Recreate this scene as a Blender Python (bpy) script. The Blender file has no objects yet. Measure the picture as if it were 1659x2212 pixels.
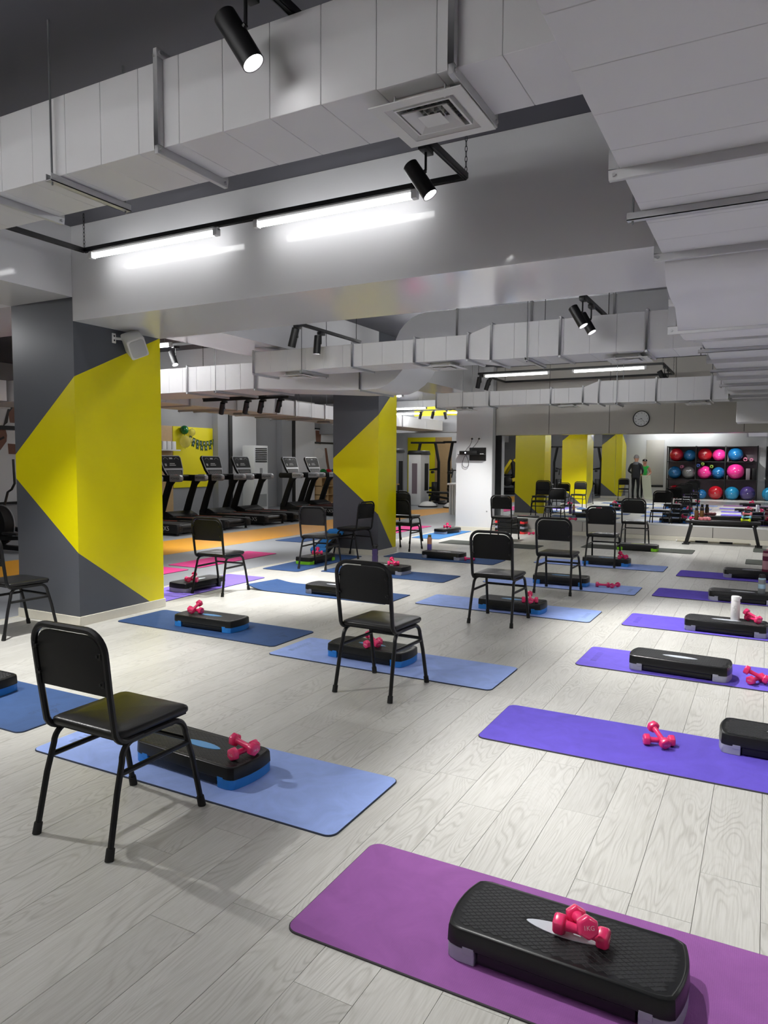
import bpy, bmesh, math, random
from mathutils import Vector, Matrix, Euler
random.seed(7)
sc = bpy.context.scene
col = sc.collection
R = math.radians

# ------------------------------------------------------------------ camera
CAM_H = 1.5; FPX = 1545.0; CX, CY = 829.5, 1106.0
YAW, PITCH, ROLL = -0.490495757, -0.0705746165, 0.00582956128
fwd = Vector((math.sin(YAW)*math.cos(PITCH), math.cos(YAW)*math.cos(PITCH), math.sin(PITCH)))
rt0 = Vector((math.cos(YAW), -math.sin(YAW), 0)); up0 = rt0.cross(fwd)
rgt = rt0*math.cos(ROLL) + up0*math.sin(ROLL); upv = rgt.cross(fwd)
cam = bpy.data.cameras.new('camera'); camo = bpy.data.objects.new('camera', cam); col.objects.link(camo)
cam.sensor_fit = 'VERTICAL'; cam.sensor_height = 36.0; cam.lens = FPX/2212*36.0
cam.clip_start = 0.05; cam.clip_end = 200
M = Matrix(((rgt.x, upv.x, -fwd.x), (rgt.y, upv.y, -fwd.y), (rgt.z, upv.z, -fwd.z))).to_4x4()
M.translation = (0, 0, CAM_H); camo.matrix_world = M
sc.camera = camo
def at(px, py, **k):
    """pixel of the photograph -> point on the plane X=, Y= or Z="""
    d = (rgt*(px-CX) - upv*(py-CY) + fwd*FPX)/FPX
    (a, v), = k.items(); i = 'XYZ'.index(a); o = Vector((0, 0, CAM_H))
    return o + d*((v-o[i])/d[i])

# ------------------------------------------------------------------ world and exposure
w = bpy.data.worlds.new('world'); sc.world = w; w.use_nodes = True
w.node_tree.nodes['Background'].inputs[0].default_value = (0.8, 0.85, 0.9, 1)
w.node_tree.nodes['Background'].inputs[1].default_value = 0.03
sc.view_settings.view_transform = 'Standard'; sc.view_settings.look = 'None'
sc.view_settings.exposure = 1.32; sc.view_settings.gamma = 1.0
sc.view_settings.use_curve_mapping = False
sc.cycles.max_bounces = 7; sc.cycles.diffuse_bounces = 4; sc.cycles.glossy_bounces = 4; sc.cycles.transmission_bounces = 4; sc.cycles.transparent_max_bounces = 6
sc.cycles.caustics_reflective = False; sc.cycles.caustics_refractive = False; sc.cycles.adaptive_threshold = 0.025
SPOT_W = 114.0; TUBE_E = 5.2; GYM_E = 38.0

# ------------------------------------------------------------------ materials
def lin(c):
    c /= 255.0
    return c/12.92 if c <= 0.04045 else ((c+0.055)/1.055)**2.4
def rgb(r, g, b): return (lin(r), lin(g), lin(b), 1.0)
MAT = {}
def mat(name, base, rough=0.5, metal=0.0, spec=0.5, noise=0.0, nscale=8.0, bump=0.0, bscale=120.0, emit=None, estr=0.0, coat=0.0, alpha=1.0, trans=0.0):
    m = bpy.data.materials.new(name); m.use_nodes = True; nt = m.node_tree; n = nt.nodes; l = nt.links
    b = n['Principled BSDF']
    b.inputs['Base Color'].default_value = base; b.inputs['Roughness'].default_value = rough
    b.inputs['Metallic'].default_value = metal; b.inputs['Specular IOR Level'].default_value = spec
    b.inputs['Coat Weight'].default_value = coat; b.inputs['Alpha'].default_value = alpha
    b.inputs['Transmission Weight'].default_value = trans
    tc = n.new('ShaderNodeTexCoord')
    if noise > 0:
        t = n.new('ShaderNodeTexNoise'); t.inputs['Scale'].default_value = nscale; t.inputs['Detail'].default_value = 5
        l.new(tc.outputs['Object'], t.inputs['Vector'])
        mx = n.new('ShaderNodeMix'); mx.data_type = 'RGBA'
        mx.inputs[6].default_value = tuple(c*(1-noise) for c in base[:3])+(1,)
        mx.inputs[7].default_value = tuple(min(1, c*(1+noise)) for c in base[:3])+(1,)
        l.new(t.outputs['Fac'], mx.inputs[0]); l.new(mx.outputs[2], b.inputs['Base Color'])
    if bump > 0:
        t2 = n.new('ShaderNodeTexNoise'); t2.inputs['Scale'].default_value = bscale; t2.inputs['Detail'].default_value = 3
        l.new(tc.outputs['Object'], t2.inputs['Vector'])
        bp = n.new('ShaderNodeBump'); bp.inputs['Strength'].default_value = bump; bp.inputs['Distance'].default_value = 0.002
        l.new(t2.outputs['Fac'], bp.inputs['Height']); l.new(bp.outputs['Normal'], b.inputs['Normal'])
    if emit:
        b.inputs['Emission Color'].default_value = emit; b.inputs['Emission Strength'].default_value = estr
    MAT[name] = m; return m

def wood_floor():
    m = bpy.data.materials.new('oak_laminate'); m.use_nodes = True; nt = m.node_tree; n = nt.nodes; l = nt.links
    b = n['Principled BSDF']; b.inputs['Roughness'].default_value = 0.34; b.inputs['Specular IOR Level'].default_value = 0.35
    geo = n.new('ShaderNodeNewGeometry'); oi = n.new('ShaderNodeObjectInfo')
    add = n.new('ShaderNodeMath'); add.operation = 'ADD'
    l.new(geo.outputs['Random Per Island'], add.inputs[0]); l.new(oi.outputs['Random'], add.inputs[1])
    mul = n.new('ShaderNodeMath'); mul.operation = 'MULTIPLY'; mul.inputs[1].default_value = 37.7
    l.new(add.outputs[0], mul.inputs[0])
    cmb = n.new('ShaderNodeCombineXYZ')
    l.new(mul.outputs[0], cmb.inputs[0]); l.new(mul.outputs[0], cmb.inputs[1]); l.new(mul.outputs[0], cmb.inputs[2])
    def stretched(sx, sy):
        mp = n.new('ShaderNodeVectorMath'); mp.operation = 'MULTIPLY'; mp.inputs[1].default_value = (sx, sy, 1.0)
        l.new(geo.outputs['Position'], mp.inputs[0])
        av = n.new('ShaderNodeVectorMath'); av.operation = 'ADD'; l.new(mp.outputs[0], av.inputs[0]); l.new(cmb.outputs[0], av.inputs[1])
        return av
    def noise_at(vec, scale, detail, rough=0.5, dist=0.0):
        t = n.new('ShaderNodeTexNoise'); t.inputs['Scale'].default_value = scale; t.inputs['Detail'].default_value = detail
        t.inputs['Roughness'].default_value = rough; t.inputs['Distortion'].default_value = dist; l.new(vec.outputs[0], t.inputs['Vector']); return t
    va = stretched(1.0, 0.17)
    # slow field whose level lines make cathedral grain
    n1 = noise_at(va, 5.2, 2.2, 0.42, 0.25)
    k = n.new('ShaderNodeMath'); k.operation = 'MULTIPLY'; k.inputs[1].default_value = 34.0; l.new(n1.outputs['Fac'], k.inputs[0])
    fr = n.new('ShaderNodeMath'); fr.operation = 'PINGPONG'; fr.inputs[1].default_value = 0.5; l.new(k.outputs[0], fr.inputs[0])
    rr = n.new('ShaderNodeValToRGB'); rr.color_ramp.elements[0].position = 0.0; rr.color_ramp.elements[0].color = (0, 0, 0, 1)
    rr.color_ramp.elements[1].position = 0.26; rr.color_ramp.elements[1].color = (1, 1, 1, 1)
    l.new(fr.outputs[0], rr.inputs[0])
    n2 = noise_at(stretched(1.0, 0.035), 190, 3, 0.6)
    n3 = noise_at(va, 3.0, 3)
    n4 = noise_at(stretched(1.0, 0.35), 6.0, 2)
    m1 = n.new('ShaderNodeMix'); m1.data_type = 'RGBA'
    m1.inputs[6].default_value = rgb(194, 193, 187); m1.inputs[7].default_value = rgb(214, 213, 208)
    l.new(n3.outputs['Fac'], m1.inputs[0])
    m2 = n.new('ShaderNodeMix'); m2.data_type = 'RGBA'; m2.blend_type = 'MULTIPLY'; m2.inputs[0].default_value = 1.0
    r2 = n.new('ShaderNodeValToRGB'); r2.color_ramp.elements[0].position = 0.30; r2.color_ramp.elements[0].color = (0.86, 0.855, 0.84, 1)
    r2.color_ramp.elements[1].position = 0.60; r2.color_ramp.elements[1].color = (1, 1, 1, 1)
    l.new(n2.outputs['Fac'], r2.inputs[0]); l.new(m1.outputs[2], m2.inputs[6]); l.new(r2.outputs[0], m2.inputs[7])
    m3 = n.new('ShaderNodeMix'); m3.data_type = 'RGBA'; m3.blend_type = 'MULTIPLY'
    mm = n.new('ShaderNodeMapRange'); mm.inputs[1].default_value = 0.38; mm.inputs[2].default_value = 0.62; mm.inputs[3].default_value = 0.15; mm.inputs[4].default_value = 1.0
    l.new(n4.outputs['Fac'], mm.inputs[0])
    r3 = n.new('ShaderNodeMix'); r3.data_type = 'RGBA'; r3.inputs[6].default_value = (0.79, 0.785, 0.77, 1); r3.inputs[7].default_value = (1, 1, 1, 1)
    l.new(rr.outputs[0], r3.inputs[0]); l.new(mm.outputs[0], m3.inputs[0]); l.new(m2.outputs[2], m3.inputs[6]); l.new(r3.outputs[2], m3.inputs[7])
    # board to board tone
    fr2 = n.new('ShaderNodeMath'); fr2.operation = 'FRACT'; l.new(mul.outputs[0], fr2.inputs[0])
    tone = n.new('ShaderNodeMapRange'); tone.inputs[3].default_value = 0.93; tone.inputs[4].default_value = 1.03; l.new(fr2.outputs[0], tone.inputs[0])
    vm = n.new('ShaderNodeVectorMath'); vm.operation = 'SCALE'; l.new(m3.outputs[2], vm.inputs[0]); l.new(tone.outputs[0], vm.inputs[3])
    l.new(vm.outputs[0], b.inputs['Base Color'])
    bp = n.new('ShaderNodeBump'); bp.inputs['Strength'].default_value = 0.12; bp.inputs['Distance'].default_value = 0.001
    l.new(n2.outputs['Fac'], bp.inputs['Height']); l.new(bp.outputs['Normal'], b.inputs['Normal'])
    MAT['oak'] = m; return m
wood_floor()

def rubber_mat(name, base, edge):
    """closed-cell mat: fine ribbed weave, faint wear clouds"""
    m = bpy.data.materials.new(name); m.use_nodes = True; nt = m.node_tree; n = nt.nodes; l = nt.links
    b = n['Principled BSDF']; b.inputs['Roughness'].default_value = 0.72; b.inputs['Specular IOR Level'].default_value = 0.3
    tc = n.new('ShaderNodeTexCoord')
    ns = n.new('ShaderNodeTexNoise'); ns.inputs['Scale'].default_value = 5.0; ns.inputs['Detail'].default_value = 6; ns.inputs['Roughness'].default_value = 0.6
    ns.inputs['Distortion'].default_value = 1.2
    l.new(tc.outputs['Object'], ns.inputs['Vector'])
    rp = n.new('ShaderNodeValToRGB'); rp.color_ramp.elements[0].position = 0.3; rp.color_ramp.elements[1].position = 0.7
    rp.color_ramp.elements[0].color = tuple(c*0.86 for c in base[:3])+(1,); rp.color_ramp.elements[1].color = tuple(min(1, c*1.05) for c in base[:3])+(1,)
    l.new(ns.outputs['Fac'], rp.inputs[0]); l.new(rp.outputs[0], b.inputs['Base Color'])
    w1 = n.new('ShaderNodeTexWave'); w1.inputs['Scale'].default_value = 55; w1.bands_direction = 'X'; l.new(tc.outputs['Object'], w1.inputs['Vector'])
    w2 = n.new('ShaderNodeTexWave'); w2.inputs['Scale'].default_value = 55; w2.bands_direction = 'Y'; l.new(tc.outputs['Object'], w2.inputs['Vector'])
    ad = n.new('ShaderNodeMath'); ad.operation = 'MULTIPLY'; l.new(w1.outputs['Fac'], ad.inputs[0]); l.new(w2.outputs['Fac'], ad.inputs[1])
    bp = n.new('ShaderNodeBump'); bp.inputs['Strength'].default_value = 0.35; bp.inputs['Distance'].default_value = 0.0012
    l.new(ad.outputs[0], bp.inputs['Height']); l.new(bp.outputs['Normal'], b.inputs['Normal'])
    MAT[name] = m
    mat(name+'_edge', edge, 0.8); mat(name+'_mark', tuple(c*0.72 for c in base[:3])+(1,), 0.8)

mat('ceiling_paint', rgb(84, 84, 91), 0.7, noise=0.04, nscale=1.5)
mat('beam_paint', rgb(214, 214, 216), 0.085, spec=0.34, noise=0.015, nscale=2)
mat('white_paint', rgb(212, 213, 214), 0.5, noise=0.02, nscale=2)
mat('grey_wall', rgb(150, 151, 153), 0.55, noise=0.03, nscale=2)
mat('column_grey', rgb(84, 87, 93), 0.32, spec=0.4, noise=0.03, nscale=3)
mat('column_yellow', rgb(226, 214, 8), 0.26, spec=0.4, noise=0.02, nscale=4)
mat('baseboard', rgb(214, 210, 196), 0.45, noise=0.05, nscale=30)
mat('panel', rgb(192, 189, 183), 0.14, spec=0.12, noise=0.015, nscale=6)
mat('panel_gap', rgb(30, 30, 30), 0.8)
mat('duct', rgb(206, 206, 208), 0.42, spec=0.4, noise=0.025, nscale=5, bump=0.05, bscale=60)
mat('duct_core', rgb(178, 178, 180), 0.6)
mat('joint', rgb(172, 170, 164), 0.8)
mat('galv', rgb(186, 187, 189), 0.38, metal=0.25, noise=0.06, nscale=20)
mat('vent_white', rgb(205, 205, 203), 0.45)
mat('vent_dark', rgb(38, 38, 38), 0.8)
mat('rod', rgb(120, 122, 125), 0.4, metal=0.5)
mat('black_rail', rgb(24, 24, 25), 0.4, spec=0.4)
mat('black_chain', rgb(20, 20, 21), 0.5)
mat('black_metal', rgb(22, 22, 23), 0.36, spec=0.30, noise=0.1, nscale=30)
mat('back_board', rgb(20, 20, 20), 0.62, spec=0.3, bump=0.1, bscale=200)
mat('vinyl', rgb(28, 28, 28), 0.3, spec=0.30, bump=0.25, bscale=180)
mat('rubber', rgb(16, 16, 16), 0.7)
mat('bolt', rgb(60, 60, 62), 0.35, metal=0.8)
mat('step_black', rgb(25, 26, 27), 0.3, spec=0.30, bump=0.06, bscale=300)
mat('step_tread', rgb(33, 34, 36), 0.45, spec=0.4)
mat('step_blue', rgb(42, 128, 205), 0.42)
mat('step_grey', rgb(152, 154, 168), 0.42)
mat('step_green', rgb(128, 205, 20), 0.42)
mat('step_red', rgb(226, 52, 54), 0.42)
mat('inlay_blue', rgb(88, 158, 214), 0.35)
mat('inlay_silver', rgb(196, 202, 210), 0.3)
mat('inlay_lime', rgb(176, 190, 60), 0.4)
mat('inlay_red', rgb(214, 90, 80), 0.4)
mat('pink', rgb(236, 52, 112), 0.24, spec=0.5, coat=0.3)
mat('dusty_pink', rgb(190, 112, 118), 0.35)
mat('lime', rgb(196, 214, 30), 0.3)
mat('sky_blue', rgb(120, 180, 205), 0.3)
mat('print_white', rgb(235, 235, 235), 0.5)
mat('print_pale_pink', rgb(240, 190, 200), 0.5)
mat('print_grey', rgb(150, 150, 150), 0.5)
mat('led', (1, 1, 1, 1), 0.4, emit=(1, 1, 1, 1), estr=TUBE_E)
mat('led_gym', (1, 1, 1, 1), 0.4, emit=(1, 1, 1, 1), estr=GYM_E)
mat('led_fill_back', (1, 1, 1, 1), 0.4, emit=(1, 1, 1, 1), estr=24)  # glow of the added fill lamps behind the camera
mat('led_fill_mid', (1, 1, 1, 1), 0.4, emit=(1, 1, 1, 1), estr=14)  # glow of the added fill lamps behind the beam
mat('spot_led', (1, 1, 1, 1), 0.4, emit=(1, 0.99, 0.97, 1), estr=14)
mat('reflector', rgb(225, 226, 230), 0.15, metal=0.7)
mat('lamp_white', rgb(225, 225, 225), 0.4)
mat('mirror', (0.93, 0.945, 0.94, 1), 0.0, metal=1.0)
mat('vinyl_floor', rgb(146, 150, 155), 0.4, noise=0.04, nscale=3)
mat('orange_floor', rgb(216, 152, 34), 0.42, noise=0.03, nscale=3)
mat('clock_face', rgb(232, 234, 236), 0.4)
mat('ink', rgb(25, 25, 27), 0.5)
mat('speaker_white', rgb(205, 205, 203), 0.5)
mat('speaker_grille', rgb(172, 172, 172), 0.7, bump=0.4, bscale=500)
mat('plastic_black', rgb(18, 18, 19), 0.35)
mat('screen', rgb(12, 12, 14), 0.35, spec=0.2)
mat('blue_led', (0.4, 0.4, 1, 1), 0.4, emit=(0.5, 0.5, 1, 1), estr=6)
mat('tread_black', rgb(15, 15, 16), 0.5, spec=0.25, noise=0.1)
mat('tread_belt', rgb(14, 14, 14), 0.75)
mat('tread_silver', rgb(178, 180, 184), 0.3, metal=0.5)
mat('tread_orange', rgb(205, 82, 50), 0.5)
mat('button_red', rgb(210, 40, 50), 0.4)
mat('ac_white', rgb(216, 218, 218), 0.35)
mat('ac_grey', rgb(150, 152, 152), 0.45)
mat('wall_yellow', rgb(240, 226, 10), 0.5)
mat('balloon_green', rgb(25, 110, 50), 0.2, spec=0.6)
mat('balloon_clear', rgb(225, 215, 120), 0.12, alpha=0.45)
mat('bunting', rgb(30, 74, 44), 0.6)
mat('wood_light', rgb(196, 164, 118), 0.5, noise=0.1, nscale=12)
mat('skin', rgb(205, 150, 122), 0.5)
mat('skin_dark', rgb(120, 78, 60), 0.55)
mat('hair', rgb(30, 24, 22), 0.6)
mat('jacket', rgb(34, 37, 42), 0.55, bump=0.2, bscale=30)
mat('trousers', rgb(20, 20, 24), 0.7)
mat('hoodie', rgb(110, 113, 120), 0.8)
mat('beanie', rgb(150, 146, 148), 0.85, bump=0.3, bscale=150)
mat('green_shirt', rgb(52, 200, 84), 0.7)
mat('shoe', rgb(40, 60, 52), 0.6)
mat('sheet', rgb(206, 210, 186), 0.6)
mat('rack_black', rgb(20, 20, 21), 0.45)
mat('rack_back', rgb(112, 100, 108), 0.6)
for nm, c in dict(red=(186, 24, 40), blue=(28, 110, 170), pink=(226, 50, 140), silver=(140, 140, 142), purple=(74, 58, 120), sky=(40, 150, 200)).items():
    mat('ball_'+nm, rgb(*c), 0.2, spec=0.6, metal=0.25 if nm in ('blue', 'silver', 'sky') else 0.0, coat=0.4, bump=0.15, bscale=90)
mat('roll_pink', rgb(222, 130, 165), 0.7); mat('roll_blue', rgb(70, 100, 180), 0.7); mat('roll_green', rgb(140, 170, 70), 0.7)
mat('machine_yellow', rgb(222, 200, 18), 0.35)
mat('bottle_white', rgb(226, 224, 224), 0.3, alpha=0.92)
mat('bottle_grey', rgb(118, 122, 124), 0.35)
mat('bottle_band', rgb(150, 180, 200), 0.35)
mat('bottle_maroon', rgb(104, 34, 58), 0.2)
mat('bottle_rose', rgb(200, 150, 155), 0.2, alpha=0.9)
mat('bottle_purple', rgb(82, 66, 118), 0.2, alpha=0.85)
mat('bottle_amber', rgb(92, 66, 34), 0.15, alpha=0.9)
mat('bottle_violet', rgb(104, 92, 170), 0.25); mat('bottle_peach', rgb(196, 140, 112), 0.25); mat('bottle_olive', rgb(120, 120, 60), 0.4)
mat('stick', rgb(190, 182, 160), 0.6)
mat('disc_white', rgb(225, 225, 222), 0.4)
for nm, c, e in (('mat_light_blue', (158, 182, 242), (38, 48, 70)), ('mat_navy', (50, 80, 128), (26, 44, 72)), ('mat_purple', (104, 86, 204), (58, 56, 66)),
                 ('mat_plum', (150, 90, 160), (62, 58, 62)), ('mat_grey', (78, 82, 76), (46, 48, 46)), ('mat_lavender', (138, 116, 226), (70, 60, 120)),
                 ('mat_pink', (226, 66, 142), (120, 34, 74)), ('mat_blue', (66, 128, 190), (40, 70, 110))):
    rubber_mat(nm, rgb(*c), rgb(*e))

# ------------------------------------------------------------------ mesh helpers
def frame_of(d, hint=Vector((0, 0, 1))):
    d = d.normalized()
    if abs(d.dot(hint)) > 0.97: hint = Vector((0, 1, 0)) if abs(d.y) < 0.9 else Vector((1, 0, 0))
    u = hint.cross(d).normalized(); v = d.cross(u)
    return u, v
class MB:
    def __init__(s): s.v = []; s.f = []; s.m = []
    def add(s, vs, fs, mi=0):
        o = len(s.v); s.v += [tuple(p) for p in vs]; s.f += [tuple(i+o for i in f) for f in fs]; s.m += [mi]*len(fs); return s
    def box(s, a, b, mi=0):
        (x0, y0, z0), (x1, y1, z1) = a, b
        vs = [(x0, y0, z0), (x1, y0, z0), (x1, y1, z0), (x0, y1, z0), (x0, y0, z1), (x1, y0, z1), (x1, y1, z1), (x0, y1, z1)]
        return s.add(vs, [(3, 2, 1, 0), (4, 5, 6, 7), (0, 1, 5, 4), (1, 2, 6, 5), (2, 3, 7, 6), (3, 0, 4, 7)], mi)
    def bar(s, p0, p1, w, h, mi=0, hint=Vector((0, 0, 1))):
        p0, p1 = Vector(p0), Vector(p1); u, v = frame_of(p1-p0, hint); vs = []
        for p in (p0, p1):
            for a, b in ((-1, -1), (1, -1), (1, 1), (-1, 1)): vs.append(p+u*a*w/2+v*b*h/2)
        return s.add(vs, [(3, 2, 1, 0), (4, 5, 6, 7), (0, 1, 5, 4), (1, 2, 6, 5), (2, 3, 7, 6), (3, 0, 4, 7)], mi)
    def loft(s, rings, mi=0, cap=True, closed=True):
        n = len(rings[0]); vs = [p for r in rings for p in r]; fs = []
        for i in range(len(rings)-1):
            for j in range(n if closed else n-1):
                k = (j+1) % n; fs.append((i*n+j, i*n+k, (i+1)*n+k, (i+1)*n+j))
        if cap and closed:
            fs.append(tuple(range(n-1, -1, -1))); fs.append(tuple((len(rings)-1)*n+j for j in range(n)))
        return s.add(vs, fs, mi)
    def cyl(s, p0, p1, r0, r1=None, n=14, mi=0, cap=True):
        r1 = r0 if r1 is None else r1
        p0, p1 = Vector(p0), Vector(p1); u, v = frame_of(p1-p0)
        return s.loft([[p+u*(r*math.cos(2*math.pi*j/n))+v*(r*math.sin(2*math.pi*j/n)) for j in range(n)] for p, r in ((p0, r0), (p1, r1))], mi, cap)
    def tube(s, path, r, n=8, mi=0, rr=None, square=False):
        P = [Vector(p) for p in path]; rings = []; u = None
        for i, p in enumerate(P):
            d = (P[min(i+1, len(P)-1)]-P[max(i-1, 0)]).normalized()
            if u is None: u, v = frame_of(d)
            else:
                u = (u-d*u.dot(d)).normalized(); v = d.cross(u)
            q = r if rr is None else rr[i]; ring = []
            for j in range(n):
                a = 2*math.pi*(j+0.5)/n; c, t = math.cos(a), math.sin(a)
                if square:
                    k = (abs(c)**9+abs(t)**9)**(-1/9); c *= k; t *= k
                ring.append(p+u*c*q+v*t*q)
            rings.append(ring)
        return s.loft(rings, mi)
    def lathe(s, prof, c=(0, 0, 0), n=20, mi=0, axis='Z'):
        c = Vector(c); rings = []
        for r, z in prof:
            ring = []
            for j in range(n):
                a = 2*math.pi*j/n; q = Vector((r*math.cos(a), r*math.sin(a), z))
                if axis == 'Y': q = Vector((q.x, -q.z, q.y))
                if axis == 'X': q = Vector((q.z, q.x, q.y))
                ring.append(c+q)
            rings.append(ring)
        return s.loft(rings, mi)
    def prism(s, poly, d0, d1, axis='Z', mi=0):
        def P(a, b, d): return {'Z': (a, b, d), 'Y': (a, d, b), 'X': (d, a, b)}[axis]
        n = len(poly); vs = [P(a, b, d0) for a, b in poly]+[P(a, b, d1) for a, b in poly]
        fs = [tuple(range(n-1, -1, -1)), tuple(range(n, 2*n))]+[(i, (i+1) % n, n+(i+1) % n, n+i) for i in range(n)]
        return s.add(vs, fs, mi)
    def ball(s, c, r, n=24, k=14, sq=1.0, mi=0):
        prof = [(max(1e-4, r*math.sin(math.pi*i/k)), -r*sq*math.cos(math.pi*i/k)) for i in range(k+1)]
        return s.lathe(prof, c, n, mi)
    def mesh(s, name, mats, smooth=False, bevel=0.0, seg=2, ang=38):
        me = bpy.data.meshes.new(name); me.from_pydata(s.v, [], s.f)
        for m in (mats if isinstance(mats, (list, tuple)) else [mats]): me.materials.append(MAT[m])
        me.polygons.foreach_set('material_index', s.m)
        bm = bmesh.new(); bm.from_mesh(me)
        bmesh.ops.remove_doubles(bm, verts=bm.verts, dist=1e-5)
        bmesh.ops.recalc_face_normals(bm, faces=bm.faces)
        if bevel:
            es = [e for e in bm.edges if len(e.link_faces) == 2 and e.calc_face_angle(0) > R(30)]
            bmesh.ops.bevel(bm, geom=es, offset=bevel, segments=seg, affect='EDGES', profile=0.5, clamp_overlap=True)
        bm.to_mesh(me); bm.free()
        if smooth or bevel:
            me.polygons.foreach_set('use_smooth', [True]*len(me.polygons)); me.set_sharp_from_angle(angle=R(ang))
        me.update(); return me
    def build(s, name, mats, parent=None, smooth=False, bevel=0.0, seg=2, ang=38):
        return link(name, s.mesh(name, mats, smooth, bevel, seg, ang), parent)
def link(name, me, parent=None):
    o = bpy.data.objects.new(name, me); col.objects.link(o)
    if parent: o.parent = parent
    return o
def tag(o, label=None, cat=None, group=None, kind=None):
    if label: o['label'] = label
    if cat: o['category'] = cat
    if group: o['group'] = group
    if kind: o['kind'] = kind
    return o
def thing(name, label, cat, loc=(0, 0, 0), rz=0.0, group=None, rot=None):
    o = bpy.data.objects.new(name, None); col.objects.link(o); o.location = loc
    o.rotation_euler = rot if rot else (0, 0, rz); o.empty_display_size = 0.1
    return tag(o, label, cat, group)
def struct(o): o['kind'] = 'structure'; return o
def copy_tree(o, parent=None):
    c = o.copy(); col.objects.link(c); c.parent = parent
    for ch in list(o.children): copy_tree(ch, c)
    return c
def rrect(x0, x1, y0, y1, r, n=5):
    pts = []
    for cx, cy, a0 in ((x1-r, y1-r, 0), (x0+r, y1-r, 90), (x0+r, y0+r, 180), (x1-r, y0+r, 270)):
        for i in range(n+1):
            a = R(a0+90*i/n); pts.append((cx+r*math.cos(a), cy+r*math.sin(a)))
    return pts
TXT = {}
def text_mesh(s, size, matn, depth=0.0):
    k = (s, size, matn, depth)
    if k not in TXT:
        cu = bpy.data.curves.new('lettering', 'FONT'); cu.body = s; cu.size = size; cu.align_x = 'CENTER'; cu.align_y = 'CENTER'; cu.extrude = depth; cu.resolution_u = 3
        ob = bpy.data.objects.new('lettering', cu); col.objects.link(ob)
        dg = bpy.context.evaluated_depsgraph_get(); me = bpy.data.meshes.new_from_object(ob.evaluated_get(dg))
        bpy.data.objects.remove(ob); me.materials.clear(); me.materials.append(MAT[matn]); me.name = 'lettering'; TXT[k] = me
    return TXT[k]
def lettering(s, size, matn, parent, loc, rot, name='lettering'):
    o = link(name, text_mesh(s, size, matn), parent); o.location = loc; o.rotation_euler = rot; return o
def arc(c, r, a0, a1, n=6):
    return [(c[0]+r*math.cos(R(a0+(a1-a0)*i/n)), c[1]+r*math.sin(R(a0+(a1-a0)*i/n))) for i in range(n+1)]

# ------------------------------------------------------------------ the shell
ZC = 3.52; XC = -5.415; XL = -6.255; YM = 14.85
C1 = (4.33, 5.35); C2 = (9.94, 10.56); C3 = (-2.36, -1.36)
BEAM_Z = 2.712; SIDE_Z = 2.918
def sbox(name, a, b, m, label=None, cat=None, bevel=0):
    o = MB().box(a, b).build(name, m, None, bevel=bevel); struct(o)
    return tag(o, label, cat)
fl = sbox('floor', (XL, -3.0, -0.05), (3.6, YM, -0.006), 'joint', 'pale grey oak laminate studio floor of narrow boards', 'floor')
sbox('floor', (-14.2, -7.0, -0.05), (XL-0.012, 26.0, 0.0), 'vinyl_floor', 'mid grey vinyl floor of the gym beyond the columns', 'floor')
sbox('floor', (XL-0.012, YM+0.0, -0.05), (3.6, 26.0, -0.001), 'vinyl_floor', 'grey floor behind the mirrored studio wall', 'floor')
sbox('floor', (XL-0.012, -7.0, -0.05), (3.6, -3.0, -0.001), 'vinyl_floor', 'grey floor behind the rear studio wall', 'floor')
sbox('trim_1', (XL-0.012, -3.0, -0.01), (XL, YM, 0.006), 'baseboard', 'pale threshold strip between oak boards and grey vinyl', 'trim')
st = MB(); st.box((-9.82, -6.9, 0.0), (-8.36, 19.4, 0.002)); st.add([(-9.82, 19.4, 0.002), (-8.36, 19.4, 0.002), (-6.4, 21.6, 0.002), (-6.4, 23.2, 0.002), (-8.6, 23.2, 0.002)], [(0, 1, 2, 3, 4)])
tag(struct(st.build('trim_2', 'orange_floor')), 'broad orange walkway band set in the grey gym floor', 'floor band')
# boards: one object per board near the camera, the far rest in one part
PW, PL = 0.198, 1.25; PX0 = -1.15-26*0.198
def plank_mesh():
    g = 0.0007
    return MB().box((g, g, -0.006), (PW-g, PL-g, 0.0)).mesh('plank', 'oak', bevel=0.0006, seg=1)
pm = plank_mesh(); planks = []
nx = int((3.6-PX0)/PW)+1
for i in range(nx):
    x = PX0+i*PW; y = -3.0-random.random()*PL
    while y < YM:
        if y+PL <= YM and y >= -3.0: planks.append((x, y, PL, True))
        else: planks.append((x, max(y, -3.0), min(y+PL, YM)-max(y, -3.0), False))
        y += PL
def vis(x, y):
    d = Vector((x+PW/2, y+PL/2, -CAM_H)); z = d.dot(fwd)
    if z < 0.6: return 0
    u = CX+FPX*d.dot(rgt)/z; v = CY-FPX*d.dot(upv)/z
    if -120 < u < 1780 and v < 2350: return 1.0/d.length
    return 0
full = [(vis(p[0], p[1]), p) for p in planks if p[3] and p[0]+PW <= 3.6 and p[0] >= XL]
full.sort(key=lambda t: -t[0]); near = [p for s, p in full[:298] if s > 0]; nearset = set((p[0], p[1]) for p in near)
for p in near:
    o = link('plank', pm, fl); o.location = (p[0], p[1], 0)
rest = MB(); g = 0.0007
for x, y, L, ok in planks:
    if (x, y) in nearset: continue
    x1 = min(x+PW, 3.6); x = max(x, XL)
    if x1-x < 0.01 or L < 0.01: continue
    rest.box((x+g, y+g, -0.006), (x1-g, y+L-g, 0.0))
tag(rest.build('plank', 'oak', fl), kind='stuff')

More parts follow.
